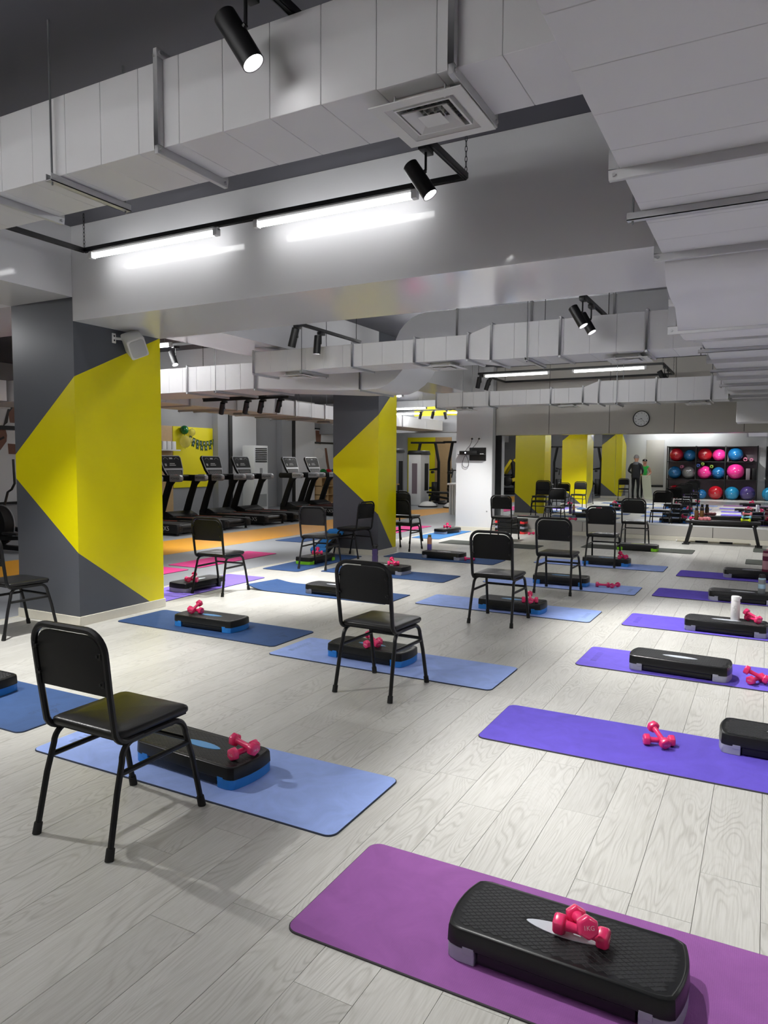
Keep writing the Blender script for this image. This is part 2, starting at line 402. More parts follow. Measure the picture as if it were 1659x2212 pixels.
sbox('ceiling', (-14.2, -7.0, ZC), (3.6, 26.0, ZC+0.1), 'ceiling_paint', 'dark grey painted ceiling slab above the ducts', 'ceiling')
bm_ = sbox('beam', (XC-0.001, C1[0], BEAM_Z), (3.6, C1[1], ZC-0.002), 'beam_paint', 'deep glossy white ceiling beam crossing above the studio', 'beam')
sbox('beam', (-14.2, C1[0], SIDE_Z), (XL-0.001, C1[1], ZC-0.002), 'beam_paint', 'pale ceiling beam over the gym left of the near column', 'beam')
sbox('beam', (XL, C3[1]+0.001, SIDE_Z), (XC, C1[0]-0.001, ZC-0.002), 'beam_paint', 'pale side beam running back over the camera side', 'beam')
sbox('beam', (XL, C1[1]+0.001, SIDE_Z), (XC, C2[0]-0.001, ZC-0.002), 'beam_paint', 'pale side beam running between the two yellow columns', 'beam')
sbox('beam', (XL, C2[1]+0.001, SIDE_Z), (XC, 14.64, ZC-0.002), 'beam_paint', 'pale side beam from far yellow column to white pillar', 'beam')
sbox('beam', (-14.2, 10.0, 2.95), (XL-0.001, 10.5, ZC-0.002), 'beam_paint', 'pale gym beam level with the far yellow column', 'beam')
sbox('wall_right', (3.6, -3.0, 0), (3.72, 15.5, ZC), 'white_paint', 'plain pale wall on the right side', 'wall')
sbox('wall_front', (XL, -3.12, 0), (3.6, -3.0, ZC), 'white_paint', 'pale rear wall behind the ball rack', 'wall')
sbox('wall_left', (-14.32, -7.0, 0), (-14.2, 26.0, ZC), 'grey_wall', 'grey outer gym wall behind the treadmills', 'wall')
sbox('wall_gym_far', (-14.2, 26.0, 0), (XC, 26.12, ZC), 'white_paint', 'white end wall of the gym behind the cable machines', 'wall')
sbox('wall_gym_near', (-14.2, -7.12, 0), (3.6, -7.0, ZC), 'grey_wall', 'grey gym wall on the camera side', 'wall')
sbox('wall_gym_side', (-5.3, 15.2, 0), (-5.2, 26.0, ZC), 'white_paint', 'white partition behind the mirrored wall', 'wall')
sbox('beam', (-14.2, 21.6, 2.46), (XC, 22.0, ZC-0.002), 'grey_wall', 'grey header beam above the cable machines', 'beam')
o = sbox('trim_3', (-10.4, 21.58, 3.0), (XC-0.1, 21.599, 3.3), 'wall_yellow', 'yellow painted band on the gym header beam', 'trim')
# white pillar at the end of the mirror
pil = sbox('pillar', (-6.03, 14.65, 0), (-5.2, 14.84, ZC), 'white_paint', 'white square pillar carrying sockets and a small shelf', 'pillar')
for i, (a, b) in enumerate((((-6.045, 14.635, 0), (-5.185, 14.65, 0.085)), ((-6.045, 14.65, 0), (-6.03, 14.84, 0.085)), ((-5.2, 14.65, 0), (-5.185, 14.84, 0.085)))):
    MB().box(a, b).build('baseboard', 'baseboard', pil, bevel=0.003, seg=1)

# painted columns: the yellow band is its own paint area on every face
def column(y0, y1, lab):
    c = MB(); x0, x1 = XL, XC; zt = ZC-0.003
    def quadY(y, fl_):
        # face across X at y; near corner (x1) and far corner (x0)
        A = [(x0, 1.32), (x1, 0.663), (x1, 2.232), (x0, 1.545)] if fl_ == 0 else [(x0, 0.64), (x0+0.78, 0.0), (x1, 0.0), (x1, 2.75), (x0+0.62, 2.75), (x0, 2.25)]
        y_ = [(a, y, z) for a, z in A]
        c.add(y_, [tuple(range(len(A)))], 1)
        if fl_ == 0:
            c.add([(x0, y, 0), (x1, y, 0), (x1, y, 0.663), (x0, y, 1.32)], [(0, 1, 2, 3)], 0)
            c.add([(x0, y, 1.545), (x1, y, 2.232), (x1, y, zt), (x0, y, zt)], [(0, 1, 2, 3)], 0)
        else:
            c.add([(x0, y, 0), (x0+0.78, y, 0), (x0, y, 0.64)], [(0, 1, 2)], 0)
            c.add([(x0, y, 2.25), (x0+0.62, y, 2.75), (x1, y, 2.75), (x1, y, zt), (x0, y, zt)], [(0, 1, 2, 3, 4)], 0)
    quadY(y0, 0); quadY(y1, 1)
    d = y1-y0; yb = y0+d*0.93
    c.add([(x1, y0, 0.663), (x1, yb, 0.0), (x1, y1, 0.0), (x1, y1, 2.72), (x1, y0+d*0.99, 2.712), (x1, y0, 2.232)], [(0, 1, 2, 3, 4, 5)], 1)
    c.add([(x1, y0, 0.0), (x1, yb, 0.0), (x1, y0, 0.663)], [(0, 1, 2)], 0)
    c.add([(x1, y0, 2.232), (x1, y0+d*0.99, 2.712), (x1, y1, 2.72), (x1, y1, zt), (x1, y0, zt)], [(0, 1, 2, 3, 4)], 0)
    c.add([(x0, y0, 0), (x0, y1, 0), (x0, y1, zt), (x0, y0, zt)], [(0, 3, 2, 1)], 0)
    c.add([(x0, y0, zt), (x1, y0, zt), (x1, y1, zt), (x0, y1, zt)], [(0, 1, 2, 3)], 0)
    me = bpy.data.meshes.new('column'); me.from_pydata(c.v, [], c.f)
    for m in ('column_grey', 'column_yellow'): me.materials.append(MAT[m])
    me.polygons.foreach_set('material_index', c.m); me.update()
    o = struct(link('column', me)); tag(o, lab, 'column')
    t, h = 0.014, 0.085
    for a, b in (((x0-t, y0-t, 0), (x1+t, y0, h)), ((x1, y0, 0), (x1+t, y1+t, h)), ((x0-t, y1, 0), (x1, y1+t, h)), ((x0-t, y0, 0), (x0, y1, h))):
        MB().box(a, b).build('baseboard', 'baseboard', o, bevel=0.003, seg=1)
    return o
column(*C1, 'wide grey and yellow painted column nearest the camera')
column(*C2, 'grey and yellow painted column beyond the treadmills')
column(*C3, 'grey and yellow painted column seen only in the mirror')

# mirrored wall: mirror set back in a niche above a low ledge
YR = 15.06
wb = sbox('wall_back', (-6.03, YR, 0), (3.6, YR+0.12, ZC), 'white_paint', 'taupe panelled end wall with a long mirror niche', 'wall')
MB().box((-6.02, YM, 0), (3.595, YR-0.0005, 0.286)).build('ledge_core', 'panel_gap', wb)
MB().box((-6.02, YM, 2.09), (3.595, YR-0.0005, ZC-0.002)).build('header_core', 'panel_gap', wb)
def panels(xs, z0, z1):
    for a, b in zip(xs[:-1], xs[1:]):
        MB().box((a+0.004, YM-0.018, z0+0.002), (b-0.004, YM-0.0005, z1-0.002)).build('panel', 'panel', wb, bevel=0.003, seg=1)
panels([-5.195, -4.04, -2.82, -1.605, -0.40, 0.82, 2.04, 3.26, 3.595], 2.085, ZC)
panels([-5.195, -4.52, -3.30, -2.08, -0.86, 0.36, 1.58, 2.80, 3.595], 0.085, 0.286)
MB().box((-5.185, YM-0.03, 0), (3.595, YM-0.0005, 0.085)).build('baseboard', 'baseboard', wb, bevel=0.004, seg=1)
MB().box((-5.19, YM-0.018, 0.287), (3.595, YR-0.012, 0.293)).build('ledge_top', 'white_paint', wb)
MB().box((-5.19, YM-0.018, 2.079), (3.595, YR-0.012, 2.0895)).build('header_soffit', 'panel', wb)
mir = thing('wall_mirror', 'long frameless wall mirror of tall panes above the ledge', 'mirror', (-0.8, YR-0.009, 0.294))
for a, b_ in ((-6.0, -2.72), (-2.717, -0.02), (-0.017, 2.6), (2.603, 3.59)):
    MB().box((a+0.8, 0.0, 0.0), (b_+0.8, 0.006, 1.784)).build('mirror_pane', 'mirror', mir)

# ------------------------------------------------------------------ ducts
def flange(parent, axis, p, c0, c1, z0, z1, w=0.04, t=0.022, name='flange'):
    m = MB()
    for (a0, a1, b0, b1) in ((c0-w, c1+w, z0-w, z0), (c0-w, c1+w, z1, z1+w), (c0-w, c0, z0, z1), (c1, c1+w, z0, z1)):
        if axis == 'X': m.box((p-t/2, a0, b0), (p+t/2, a1, b1))
        else: m.box((a0, p-t/2, b0), (a1, p+t/2, b1))
    o = m.build(name, 'galv', parent, bevel=0.002, seg=1)
    k = MB()
    for a in (c0-w/2, c1+w/2):
        for b in (z0-w/2, z1+w/2):
            q0, q1 = ((p-t/2-0.006, a, b), (p+t/2+0.006, a, b)) if axis == 'X' else ((a, p-t/2-0.006, b), (a, p+t/2+0.006, b))
            k.cyl(q0, q1, 0.008, n=6)
    tag(k.build('bolt', 'galv', o), kind='stuff'); return o
def hanger(parent, axis, p, c0, c1, z, ext=0.05):
    m = MB()
    a, b = c0-ext, c1+ext
    if axis == 'X': m.box((p-0.02, a, z-0.035), (p+0.02, b, z-0.031)); m.box((p-0.02, a, z-0.035), (p-0.016, b, z-0.002)); m.box((p+0.016, a, z-0.035), (p+0.02, b, z-0.002))
    else: m.box((a, p-0.02, z-0.035), (b, p+0.02, z-0.031)); m.box((a, p-0.02, z-0.035), (b, p-0.016, z-0.002)); m.box((a, p+0.016, z-0.035), (b, p+0.02, z-0.002))
    o = m.build('hanger_bar', 'galv', parent)
    for c in (c0-ext*0.6, c1+ext*0.6):
        q = (p, c) if axis == 'X' else (c, p)
        MB().cyl((q[0], q[1], z-0.05), (q[0], q[1], ZC), 0.005, n=6).build('hanger_rod', 'rod', parent)
def run(parent, axis, a0, a1, c0, c1, z0, z1, step=0.24, gap=0.0012):
    m = MB(); i = 0.006
    if axis == 'X': m.box((a0+0.001, c0+i, z0+i), (a1-0.001, c1-i, z1-i))
    else: m.box((c0+i, a0+0.001, z0+i), (c1-i, a1-0.001, z1-i))
    m.build('duct_liner', 'duct_core', parent)
    n = max(1, round((a1-a0)/step)); L = (a1-a0)/n
    k = MB()
    if axis == 'X': k.box((0, c0, z0), (L-gap, c1, z1))
    else: k.box((c0, 0, z0), (c1, L-gap, z1))
    me = k.mesh('duct_panel', 'duct', bevel=0.002, seg=1)
    for j in range(n):
        o = link('duct_panel', me, parent); o.location = (a0+j*L, 0, 0) if axis == 'X' else (0, a0+j*L, 0)
def diffuser(x, y, z, lab, s=0.36, drop=0.05):
    t = thing('ceiling_diffuser', lab, 'air vent', (x, y, z-drop), group='square air vents under the ducts')
    h = s/2
    def ring(o0, i0, z0, z1, m):
        vs = []
        for q, zz in ((o0, z0), (i0, z1)):
            vs += [(-q, -q, zz), (q, -q, zz), (q, q, zz), (-q, q, zz)]
        f = [(j, (j+1) % 4, 4+(j+1) % 4, 4+j) for j in range(4)]
        m.add(vs, f); m.add([(a, b, c+0.004) for a, b, c in vs], [tuple(reversed(q)) for q in f])
        for A in (0, 4): m.add([vs[A+j] for j in range(4)]+[(a, b, c+0.004) for a, b, c in vs[A:A+4]], [(j, 4+j, 4+(j+1) % 4, (j+1) % 4) for j in range(4)])
    f = MB(); ring(h, h*0.76, 0, 0.0, f); ring(h*0.76, h*0.6, 0.002, 0.03, f); f.build('frame', 'vent_white', t)
    g = MB(); ring(h*0.5, h*0.26, -0.002, 0.028, g); g.build('louvre', 'vent_white', t)
    MB().add([(-h*0.25, -h*0.25, -0.002), (h*0.25, -h*0.25, -0.002), (h*0.25, h*0.25, -0.002), (-h*0.25, h*0.25, -0.002), (0, 0, 0.016)], [(0, 1, 4), (1, 2, 4), (2, 3, 4), (3, 0, 4), (0, 3, 2, 1)]).build('centre_plate', 'vent_white', t)
    n = MB()
    for a, b in (((-h*0.62, -h*0.62), (h*0.62, -h*0.58)), ((-h*0.62, h*0.58), (h*0.62, h*0.62)), ((-h*0.62, -h*0.58), (-h*0.58, h*0.58)), ((h*0.58, -h*0.58), (h*0.62, h*0.58))):
        n.box((a[0], a[1], 0.006), (b[0], b[1], drop-0.001))
    n.build('neck', 'vent_white', t)
    d = MB().box((-h*0.58, -h*0.58, drop-0.006), (h*0.58, h*0.58, drop-0.002)); d.build('damper', 'vent_dark', t)
    b = MB()
    for k in range(-3, 4):
        b.box((k*h*0.16-0.001, -h*0.55, 0.028), (k*h*0.16+0.001, h*0.55, drop-0.006)); b.box((-h*0.55, k*h*0.16-0.001, 0.03), (h*0.55, k*h*0.16+0.001, drop-0.008))
    tag(b.build('grid', 'vent_white', t), kind='stuff')
    for sx in (-1, 1): MB().cyl((sx*h*0.55, -h*0.7, 0.004), (sx*h*0.55, -h*0.7, drop), 0.004, n=6).build('screw', 'galv', t)
    return t

# near branch duct
d1 = thing('air_duct', 'square branch air duct nearest the camera above the tracks', 'air duct', (0, 0, 0))
DY0, DY1, DZ0, DZ1 = 2.334, 2.709, 2.83, 3.19
run(d1, 'X', -5.3, -0.58, DY0, DY1, DZ0, DZ1, 0.24)
for p in (-3.49, -2.33, -0.985): flange(d1, 'X', p, DY0, DY1, DZ0, DZ1, 0.035)
for p in (-3.0,): hanger(d1, 'X', p, DY0, DY1, DZ0)
dv = diffuser(-1.153, 2.537, DZ0, 'large square white air vent under the nearest duct', s=0.362, drop=0.05)
# main duct on the right, dipping under the beam
rd = thing('air_duct', 'very wide main air duct running along the right side', 'air duct', (0, 0, 0))
RX0, RX1 = -0.545, 1.6
run(rd, 'Y', -2.9, 4.24, RX0, RX1, 2.63, 3.12, 0.3)
for p in (1.2, 2.94, 4.2): flange(rd, 'Y', p, RX0, RX1, 2.63, 3.12)
for p in (0.4, 3.47): hanger(rd, 'Y', p, RX0, RX1, 2.63, 0.06)
prof = [(4.22, 3.12), (4.26, 3.08), (4.31, 2.98), (4.32, 2.74), (4.34, 2.68), (4.45, 2.66), (5.3, 2.66), (5.3, 2.34), (4.95, 2.34), (4.93, 2.36), (4.78, 2.45), (4.5, 2.46), (4.32, 2.49), (4.24, 2.56), (4.22, 2.64)]
MB().prism(prof, RX0+0.01, RX1, 'X').build('offset_bend', 'duct', rd, smooth=True)
flange(rd, 'Y', 4.76, RX0+0.02, RX1, 2.50, 2.66, 0.045)
flange(rd, 'Y', 4.97, RX0, RX1, 2.37, 2.67, 0.05)
prof = [(5.3, 2.66), (5.45, 2.68), (5.7, 2.86), (6.1, 2.98), (6.1, 2.54), (5.8, 2.5), (5.5, 2.36), (5.3, 2.34)]
MB().prism(prof, RX0+0.01, RX1, 'X').build('offset_bend', 'duct', rd, smooth=True)
run(rd, 'Y', 6.1, 13.6, RX0, RX1, 2.55, 3.0, 0.3)
for p in (6.6, 8.05, 9.7, 11.6, 13.1): flange(rd, 'Y', p, RX0, RX1, 2.55, 3.0)
for p in (7.3, 8.9, 10.6, 12.4): hanger(rd, 'Y', p, RX0, RX1, 2.55, 0.06)
MB().box((RX0+0.05, 13.6, 2.2), (RX1-0.05, 14.2, 3.0)).build('end_box', 'duct', rd, bevel=0.006, seg=1)
# branch behind the beam
d2 = thing('air_duct', 'branch air duct with a widening just behind the beam', 'air duct', (0, 0, 0))
A2 = (7.26, 7.75, 2.60, 2.858); B2_ = (7.216, 7.80, 2.567, 2.93)
run(d2, 'X', -5.75, -2.86, *A2, 0.27)
run(d2, 'X', -2.60, -0.56, *B2_, 0.27)
w_ = []
for x, (p, q, r_, s_) in ((-2.86, A2), (-2.60, B2_)): w_.append([(x, p, r_), (x, q, r_), (x, q, s_), (x, p, s_)])
MB().loft(w_).build('taper', 'duct', d2)
for p in (-5.74, -4.3, -3.5, -2.87): flange(d2, 'X', p, *A2, 0.025)
for p in (-2.59, -1.87, -1.05): flange(d2, 'X', p, *B2_, 0.022)
hanger(d2, 'X', -5.0, A2[0], A2[1], A2[2]); hanger(d2, 'X', -2.2, B2_[0], B2_[1], B2_[2])
diffuser(-5.22, 7.5, 2.6, 'square white air vent at the end of the second duct', s=0.4)
diffuser(-3.24, 7.5, 2.6, 'square white air vent in the middle of the second duct', s=0.4)
diffuser(-1.25, 7.5, 2.567, 'square white air vent where the second duct meets the main duct', s=0.4)
# branch in front of the mirror
d3 = thing('air_duct', 'branch air duct hanging in front of the mirror wall', 'air duct', (0, 0, 0))
run(d3, 'X', -5.44, -2.75, 12.2, 12.6, 2.5, 2.755, 0.24)
w_ = []
for x, a, b, c, d in ((-2.75, 12.2, 12.6, 2.5, 2.755), (-2.5, 12.15, 12.65, 2.48, 2.84)): w_.append([(x, a, c), (x, b, c), (x, b, d), (x, a, d)])
MB().loft(w_).build('taper', 'duct', d3)
run(d3, 'X', -2.5, -0.56, 12.15, 12.65, 2.48, 2.84, 0.24)
for p in (-5.43, -4.4, -3.3, -2.76): flange(d3, 'X', p, 12.2, 12.6, 2.5, 2.755, 0.025)
for p in (-2.49, -1.6, -0.8): flange(d3, 'X', p, 12.15, 12.65, 2.48, 2.84, 0.025)
hanger(d3, 'X', -4.9, 12.2, 12.6, 2.5); hanger(d3, 'X', -2.2, 12.15, 12.65, 2.48)
diffuser(-4.95, 12.4, 2.5, 'square white air vent near the white pillar')
diffuser(-3.05, 12.4, 2.5, 'square white air vent left of the wall clock')
diffuser(-1.0, 12.4, 2.48, 'square white air vent right of the wall clock')
# gym duct that swings up over the studio
d4 = thing('air_duct', 'wide gym air duct that bends up before the far column', 'air duct', (0, 0, 0))
Y0, Y1 = 8.0, 8.88
run(d4, 'X', -13.6, -6.3, Y0, Y1, 2.5, 2.86, 0.27)
lo = [(-6.3, 2.5), (-5.6, 2.46), (-5.0, 2.42), (-4.55, 2.41)]+[(a, b) for a, b in arc((-4.5, 3.0), 0.6, -90, -12, 6)][1:]+[(-3.88, 2.92), (-3.7, 2.94), (-0.6, 2.94)]
hi = [(-0.6, 3.29), (-3.6, 3.3)]+[(a, b) for a, b in arc((-3.7, 2.85), 0.45, 90, 172, 6)]+[(-4.3, 2.84), (-4.6, 2.80), (-5.6, 2.83), (-6.3, 2.86)]
MB().prism(lo+hi, Y0, Y1, 'Y').build('swan_neck', 'duct', d4, smooth=True)
for p in (-13.0, -10.6, -8.9, -7.55, -6.3): flange(d4, 'X', p, Y0, Y1, 2.5, 2.86, 0.03)
flange(d4, 'X', -4.62, Y0, Y1, 2.42, 2.8, 0.03)
for p in (-3.3, -2.4, -1.5): flange(d4, 'X', p, Y0, Y1, 2.94, 3.29, 0.02)
for p in (-9.7, -7.0): hanger(d4, 'X', p, Y0, Y1, 2.5)
# long gym duct above the treadmills
d5 = thing('air_duct', 'long gym air duct running above the treadmills', 'air duct', (0, 0, 0))
run(d5, 'Y', 9.0, 21.4, -10.4, -9.3, 2.5, 2.82, 0.62)
for p in (9.9, 11.2, 12.5, 13.2, 14.4, 16.5, 18.5): flange(d5, 'Y', p, -10.4, -9.3, 2.5, 2.82, 0.025)
for p in (10.8, 13.8): hanger(d5, 'Y', p, -10.4, -9.3, 2.5)
diffuser(-9.85, 12.0, 2.5, 'square air vent above the nearest visible treadmill'); diffuser(-9.85, 15.2, 2.5, 'square air vent above the farthest treadmills')
d6 = thing('air_duct', 'gym air duct far behind the near column', 'air duct', (0, 0, 0))
run(d6, 'Y', -5.0, 7.9, -12.6, -11.6, 2.5, 2.85, 0.6)
for p in (2.0, 4.0, 6.0, 7.4): flange(d6, 'Y', p, -12.6, -11.6, 2.5, 2.85, 0.025)

# ------------------------------------------------------------------ tracks and lamps
TZ = 3.12
def track(lab, x0, x1, y0, y1, sides='LRFB', z=TZ):
    t = thing('light_track', lab, 'light track', (x0, y0, z))
    X, Y = x1-x0, y1-y0; s = 0.034
    segs = dict(L=((0, 0), (0, Y)), R=((X, 0), (X, Y)), F=((0, Y), (X, Y)), B=((0, 0), (X, 0)))
    for k in sides:
        (a, b), (c, d) = segs[k]
        o = MB().bar((a, b, 0.02), (c, d, 0.02), s, 0.034).build('rail', 'black_rail', t, bevel=0.002, seg=1)
        gv = MB()
        for q in (-0.009, 0.009):
            if k in 'LR': gv.bar((a+q, b, 0.001), (c+q, d, 0.001), 0.004, 0.003)
            else: gv.bar((a, b+q, 0.001), (c, d+q, 0.001), 0.004, 0.003)
        tag(gv.build('slot', 'plastic_black', o), kind='stuff')
    for cx_, cy_ in ((0, 0), (X, 0), (0, Y), (X, Y)):
        ch = MB(); zz = 0.04; i = 0
        top = ZC-z
        while zz < top-0.01:
            r = 0.0075; h = 0.019; pts = []
            for j in range(9):
                a = 2*math.pi*j/8
                p = (math.cos(a)*r, math.sin(a)*h+h)
                pts.append((cx_+p[0], cy_, zz+p[1]) if i % 2 == 0 else (cx_, cy_+p[0], zz+p[1]))
            ch.tube(pts, 0.0022, n=4); zz += 0.03; i += 1
        ch.build('chain', 'black_chain', t)
    return t
def batten(lab, c, L=1.25, axis='X', wires=False, em=None, group='linear tube lamps'):
    t = thing('tube_lamp', lab, 'lamp', c, 0 if axis == 'X' else R(90), group=group)
    MB().box((-L/2, -0.012, -0.02), (L/2, 0.012, 0.0)).build('housing', 'lamp_white', t)
    MB().cyl((-L/2+0.02, 0, -0.036), (L/2-0.02, 0, -0.036), 0.021, n=12).build('tube', em or ('led_gym' if wires else 'led'), t, smooth=True)
    for s in (-1, 1):
        MB().box((s*(L/2-0.02)-0.02, -0.024, -0.06), (s*(L/2-0.02)+0.02, 0.024, -0.005)).build('end_cap', 'lamp_white', t, bevel=0.006)
        if wires: MB().cyl((s*L*0.4, 0, 0.0), (s*L*0.4, 0, ZC-c[2]), 0.003, n=6).build('suspension_wire', 'rod', t)
    return t
def spot(lab, p, d, on=True, w=SPOT_W, z=TZ, side=-1, ang=82, group='black cylinder track spotlights', lit=True):
    """p: point on the rail underside; d: beam direction"""
    t = thing('track_spotlight', lab, 'spotlight', p, group=group)
    MB().box((-0.022, -0.055, -0.035), (0.022, 0.055, -0.001)).build('adapter', 'black_rail', t, bevel=0.003)
    MB().cyl((0, 0, -0.03), (0, 0, -0.13), 0.007, n=8).build('stem', 'black_rail', t)
    D = Vector(d).normalized(); c = Vector((0, 0, -0.13))-D*0.045; hint = Vector((0, 0, 1)); u, v = frame_of(D)
    off = (Vector((side, 0, 0))-D*D.x*side).normalized()*0.052 if abs(D.x) < 0.95 else u*0.052
    c = c+off
    a, b = c-D*0.045, c+D*0.165; r = 0.043; n = 24
    m = MB(); rings = []
    for q, rr in ((a, 0.038), (a+D*0.004, r), (b, r), (b, r-0.003), (b-D*0.03, r-0.006)):
        rings.append([q+u*rr*math.cos(2*math.pi*j/n)+v*rr*math.sin(2*math.pi*j/n) for j in range(n)])
    m.loft(rings); body = m.build('body', 'black_rail', t, smooth=True)
    m = MB(); rings = [[q+u*rr*math.cos(2*math.pi*j/n)+v*rr*math.sin(2*math.pi*j/n) for j in range(n)] for q, rr in ((b-D*0.001, r-0.0035), (b-D*0.028, r-0.012))]
    m.loft(rings, cap=False); m.build('reflector', 'reflector', t, smooth=True)
    MB().cyl(b-D*0.0285, b-D*0.027, r-0.011, n=n).build('lens', 'spot_led' if on else 'reflector', t)
    MB().cyl(Vector((0, 0, -0.13)), Vector((0, 0, -0.13))+off*0.35, 0.011, n=8).build('pivot', 'black_rail', t)
    if on and lit:
        ld = bpy.data.lights.new('spot_light', 'SPOT'); ld.energy = w; ld.spot_size = R(ang); ld.spot_blend = 0.7; ld.shadow_soft_size = 0.03; ld.color = (1.0, 0.99, 0.97)
        lo_ = bpy.data.objects.new('spot_light', ld); col.objects.link(lo_); lo_.parent = t
        lo_.location = b-D*0.012; lo_.rotation_euler = D.to_track_quat('-Z', 'Y').to_euler()
    return t
LX, RXT = -4.86, -1.62
T1Z, T1L, T1R, T1Y = 3.2, -5.03, -1.67, 4.15
track('black suspended light track nearest the camera', T1L, T1R, 1.2, T1Y, z=T1Z)
batten('lit white tube lamp at the left on the nearest track', (-4.28, T1Y, T1Z), L=1.36); batten('lit white tube lamp at the right on the nearest track', (-2.63, T1Y, T1Z), L=1.28)
spot('large black spotlight with lit lens above the nearest duct', (T1R-0.05, 2.14, T1Z), (0.50, 0.16, -0.85), w=SPOT_W*0.75, ang=66)
spot('black spotlight hanging under the large square vent', (T1R-0.02, 3.62, T1Z), (0.55, 0.1, -0.83), w=SPOT_W*0.85)
spot('black spotlight pointing straight down at upper left edge', (T1L, 3.3, T1Z), (0.02, -0.02, -1), w=SPOT_W*1.4)
spot('added unseen spotlight on the near track toward the left foreground', (T1L, 1.8, T1Z), (0.42, 0.2, -0.88), w=SPOT_W*0.7)  # invented spotlight out of view, added to lift the left foreground floor
T2Z = 2.985; LX, RXT = -4.6, -1.52
def single(lab, x, y0, y1, z=TZ):
    t = thing('light_track', lab, 'light track', (x, y0, z))
    MB().bar((0, 0, 0.02), (0, y1-y0, 0.02), 0.034, 0.034).build('rail', 'black_rail', t, bevel=0.002, seg=1)
    for q in (0.1, y1-y0-0.1): MB().cyl((0, q, 0.035), (0, q, ZC-z), 0.004, n=6).build('chain', 'black_chain', t)
batten('added unseen tube lamp tucked behind the beam at left', (-4.0, 5.6, 2.97), em='led_fill_mid'); batten('added unseen tube lamp tucked behind the beam at right', (-2.35, 5.6, 2.97), em='led_fill_mid')  # invented lamps out of view, added to light the second duct's front
bt_ = thing('light_track', 'black light track carrying the added lamps behind the beam', 'light track', (-4.6, 5.6, 2.97)); MB().bar((0, 0, 0.02), (3.08, 0, 0.02), 0.034, 0.034).build('rail', 'black_rail', bt_)
for q in (0.1, 2.98): MB().cyl((q, 0, 0.035), (q, 0, ZC-2.97), 0.004, n=6).build('chain', 'black_chain', bt_)
single('black light track behind the beam on the column side', LX, 5.7, 7.95, T2Z)
single('black light track behind the beam beside the main duct', RXT, 5.7, 7.9, T2Z)
batten('lit tube lamp hidden behind the bending duct, left', (-4.1, 9.5, TZ), wires=True); batten('lit tube lamp hidden behind the bending duct, right', (-2.4, 9.5, TZ), wires=True)
spot('black spotlight left of a pair, behind the beam above the treadmill side', (LX, 6.58, T2Z), (-0.28, 0.0, -0.95))
spot('black spotlight right of a pair, in front of the bending duct', (LX, 7.05, T2Z), (-0.1, 0.0, -1), w=SPOT_W)
spot('lit black spotlight left of a pair below the beam', (RXT, 6.62, T2Z), (0.5, -0.08, -0.86), w=SPOT_W*0.9)
spot('black spotlight right of a pair below the beam', (RXT, 6.98, T2Z), (0.5, -0.08, -0.86), w=SPOT_W*0.9)
Z3 = 3.14
track('black suspended light track in front of the mirror wall', -4.86, -1.6, 12.85, 14.4, z=Z3)
batten('lit tube lamp at left above the mirror wall duct', (-4.13, 12.85, Z3)); batten('lit tube lamp at right above the mirror wall duct', (-2.48, 12.85, Z3))
spot('black spotlight left of a pair near the white pillar', (-4.86, 13.0, Z3), (-0.25, 0.15, -0.95))
spot('black spotlight right of a pair near the white pillar', (-4.86, 13.5, Z3), (-0.35, 0.1, -0.9))
spot('lit black spotlight near the clock, in front of its twin', (-1.6, 13.1, Z3), (0.4, 0.2, -0.85), w=SPOT_W*0.6)
spot('black spotlight near the clock, behind its lit twin', (-1.6, 13.6, Z3), (0.4, 0.1, -0.85), w=SPOT_W*0.6)
track('black suspended light track behind the camera', -4.8, -1.6, -2.4, 0.3)
batten('added unseen tube lamp behind the camera at left', (-4.17, 0.3, TZ), em='led_fill_back'); batten('added unseen tube lamp behind the camera at right', (-2.5, 0.3, TZ), em='led_fill_back')  # unseen lamps added behind the camera to fill the near duct
batten('added unseen tube lamp close to the ball rack at left', (-4.0, -2.4, TZ), em='led_gym'); batten('added unseen tube lamp close to the ball rack at right', (-2.4, -2.4, TZ), em='led_gym')  # unseen tubes added by the rack as off-camera fill
spot('added unseen spotlight aimed at the exercise ball rack', (RXT, -1.0, TZ), (0.1, -0.5, -0.86))  # unseen spotlight added behind the camera for extra light
for i, (y, nm) in enumerate(((1.5, 'near'), (6.6, 'middle'), (11.5, 'far'))):
    batten('added unseen tube lamp right of the main duct, %s one' % nm, (2.6, y, TZ), axis='Y', wires=True)  # unseen side lamps added as fill for the studio
# gym lamps; those labelled added are invented to brighten dim spots
for i, (x, y, ax, nm) in enumerate(((-9.3, 7.1, 'X', 'left of the near column'), (-7.6, 7.1, 'X', 'just right of the near column'), (-8.6, 3.0, 'X', 'over the gym walkway beside the camera'),
        (-11.6, 13.4, 'X', 'above the middle treadmill'), (-8.1, 14.9, 'X', 'over the orange walkway, first row'), (-11.8, 17.6, 'X', 'left of the far column'),
        (-9.2, 18.6, 'X', 'second row right of the far column'), (-7.3, 18.6, 'X', 'second row beside the white pillar'), (-10.3, 20.6, 'X', 'third row right of the far column'),
        (-8.2, 20.6, 'X', 'third row beside the white pillar'), (-11.8, 10.2, 'X', 'above the nearest treadmill'), (-9.6, -0.3, 'X', 'added unseen over the yellow machine behind the camera'), (-8.0, -4.2, 'X', 'added unseen near the rear gym wall'), (-12.9, 15.3, 'X', 'added close to the yellow accent wall to brighten it'), (-10.5, 24.2, 'X', 'behind the cable machines'), (-7.4, 24.2, 'X', 'behind the fluted counter'))):
    batten('lit gym tube lamp '+nm, (x, y, 3.05), wires=True, group='gym tube lamps')
track('black gym light track right of the near column', -8.6, -6.75, 7.4, 7.7, 'B', z=3.06)
spot('black gym spotlight right of the near column', (-7.2, 7.4, 3.06), (0.45, -0.1, -0.9), w=SPOT_W*0.5)
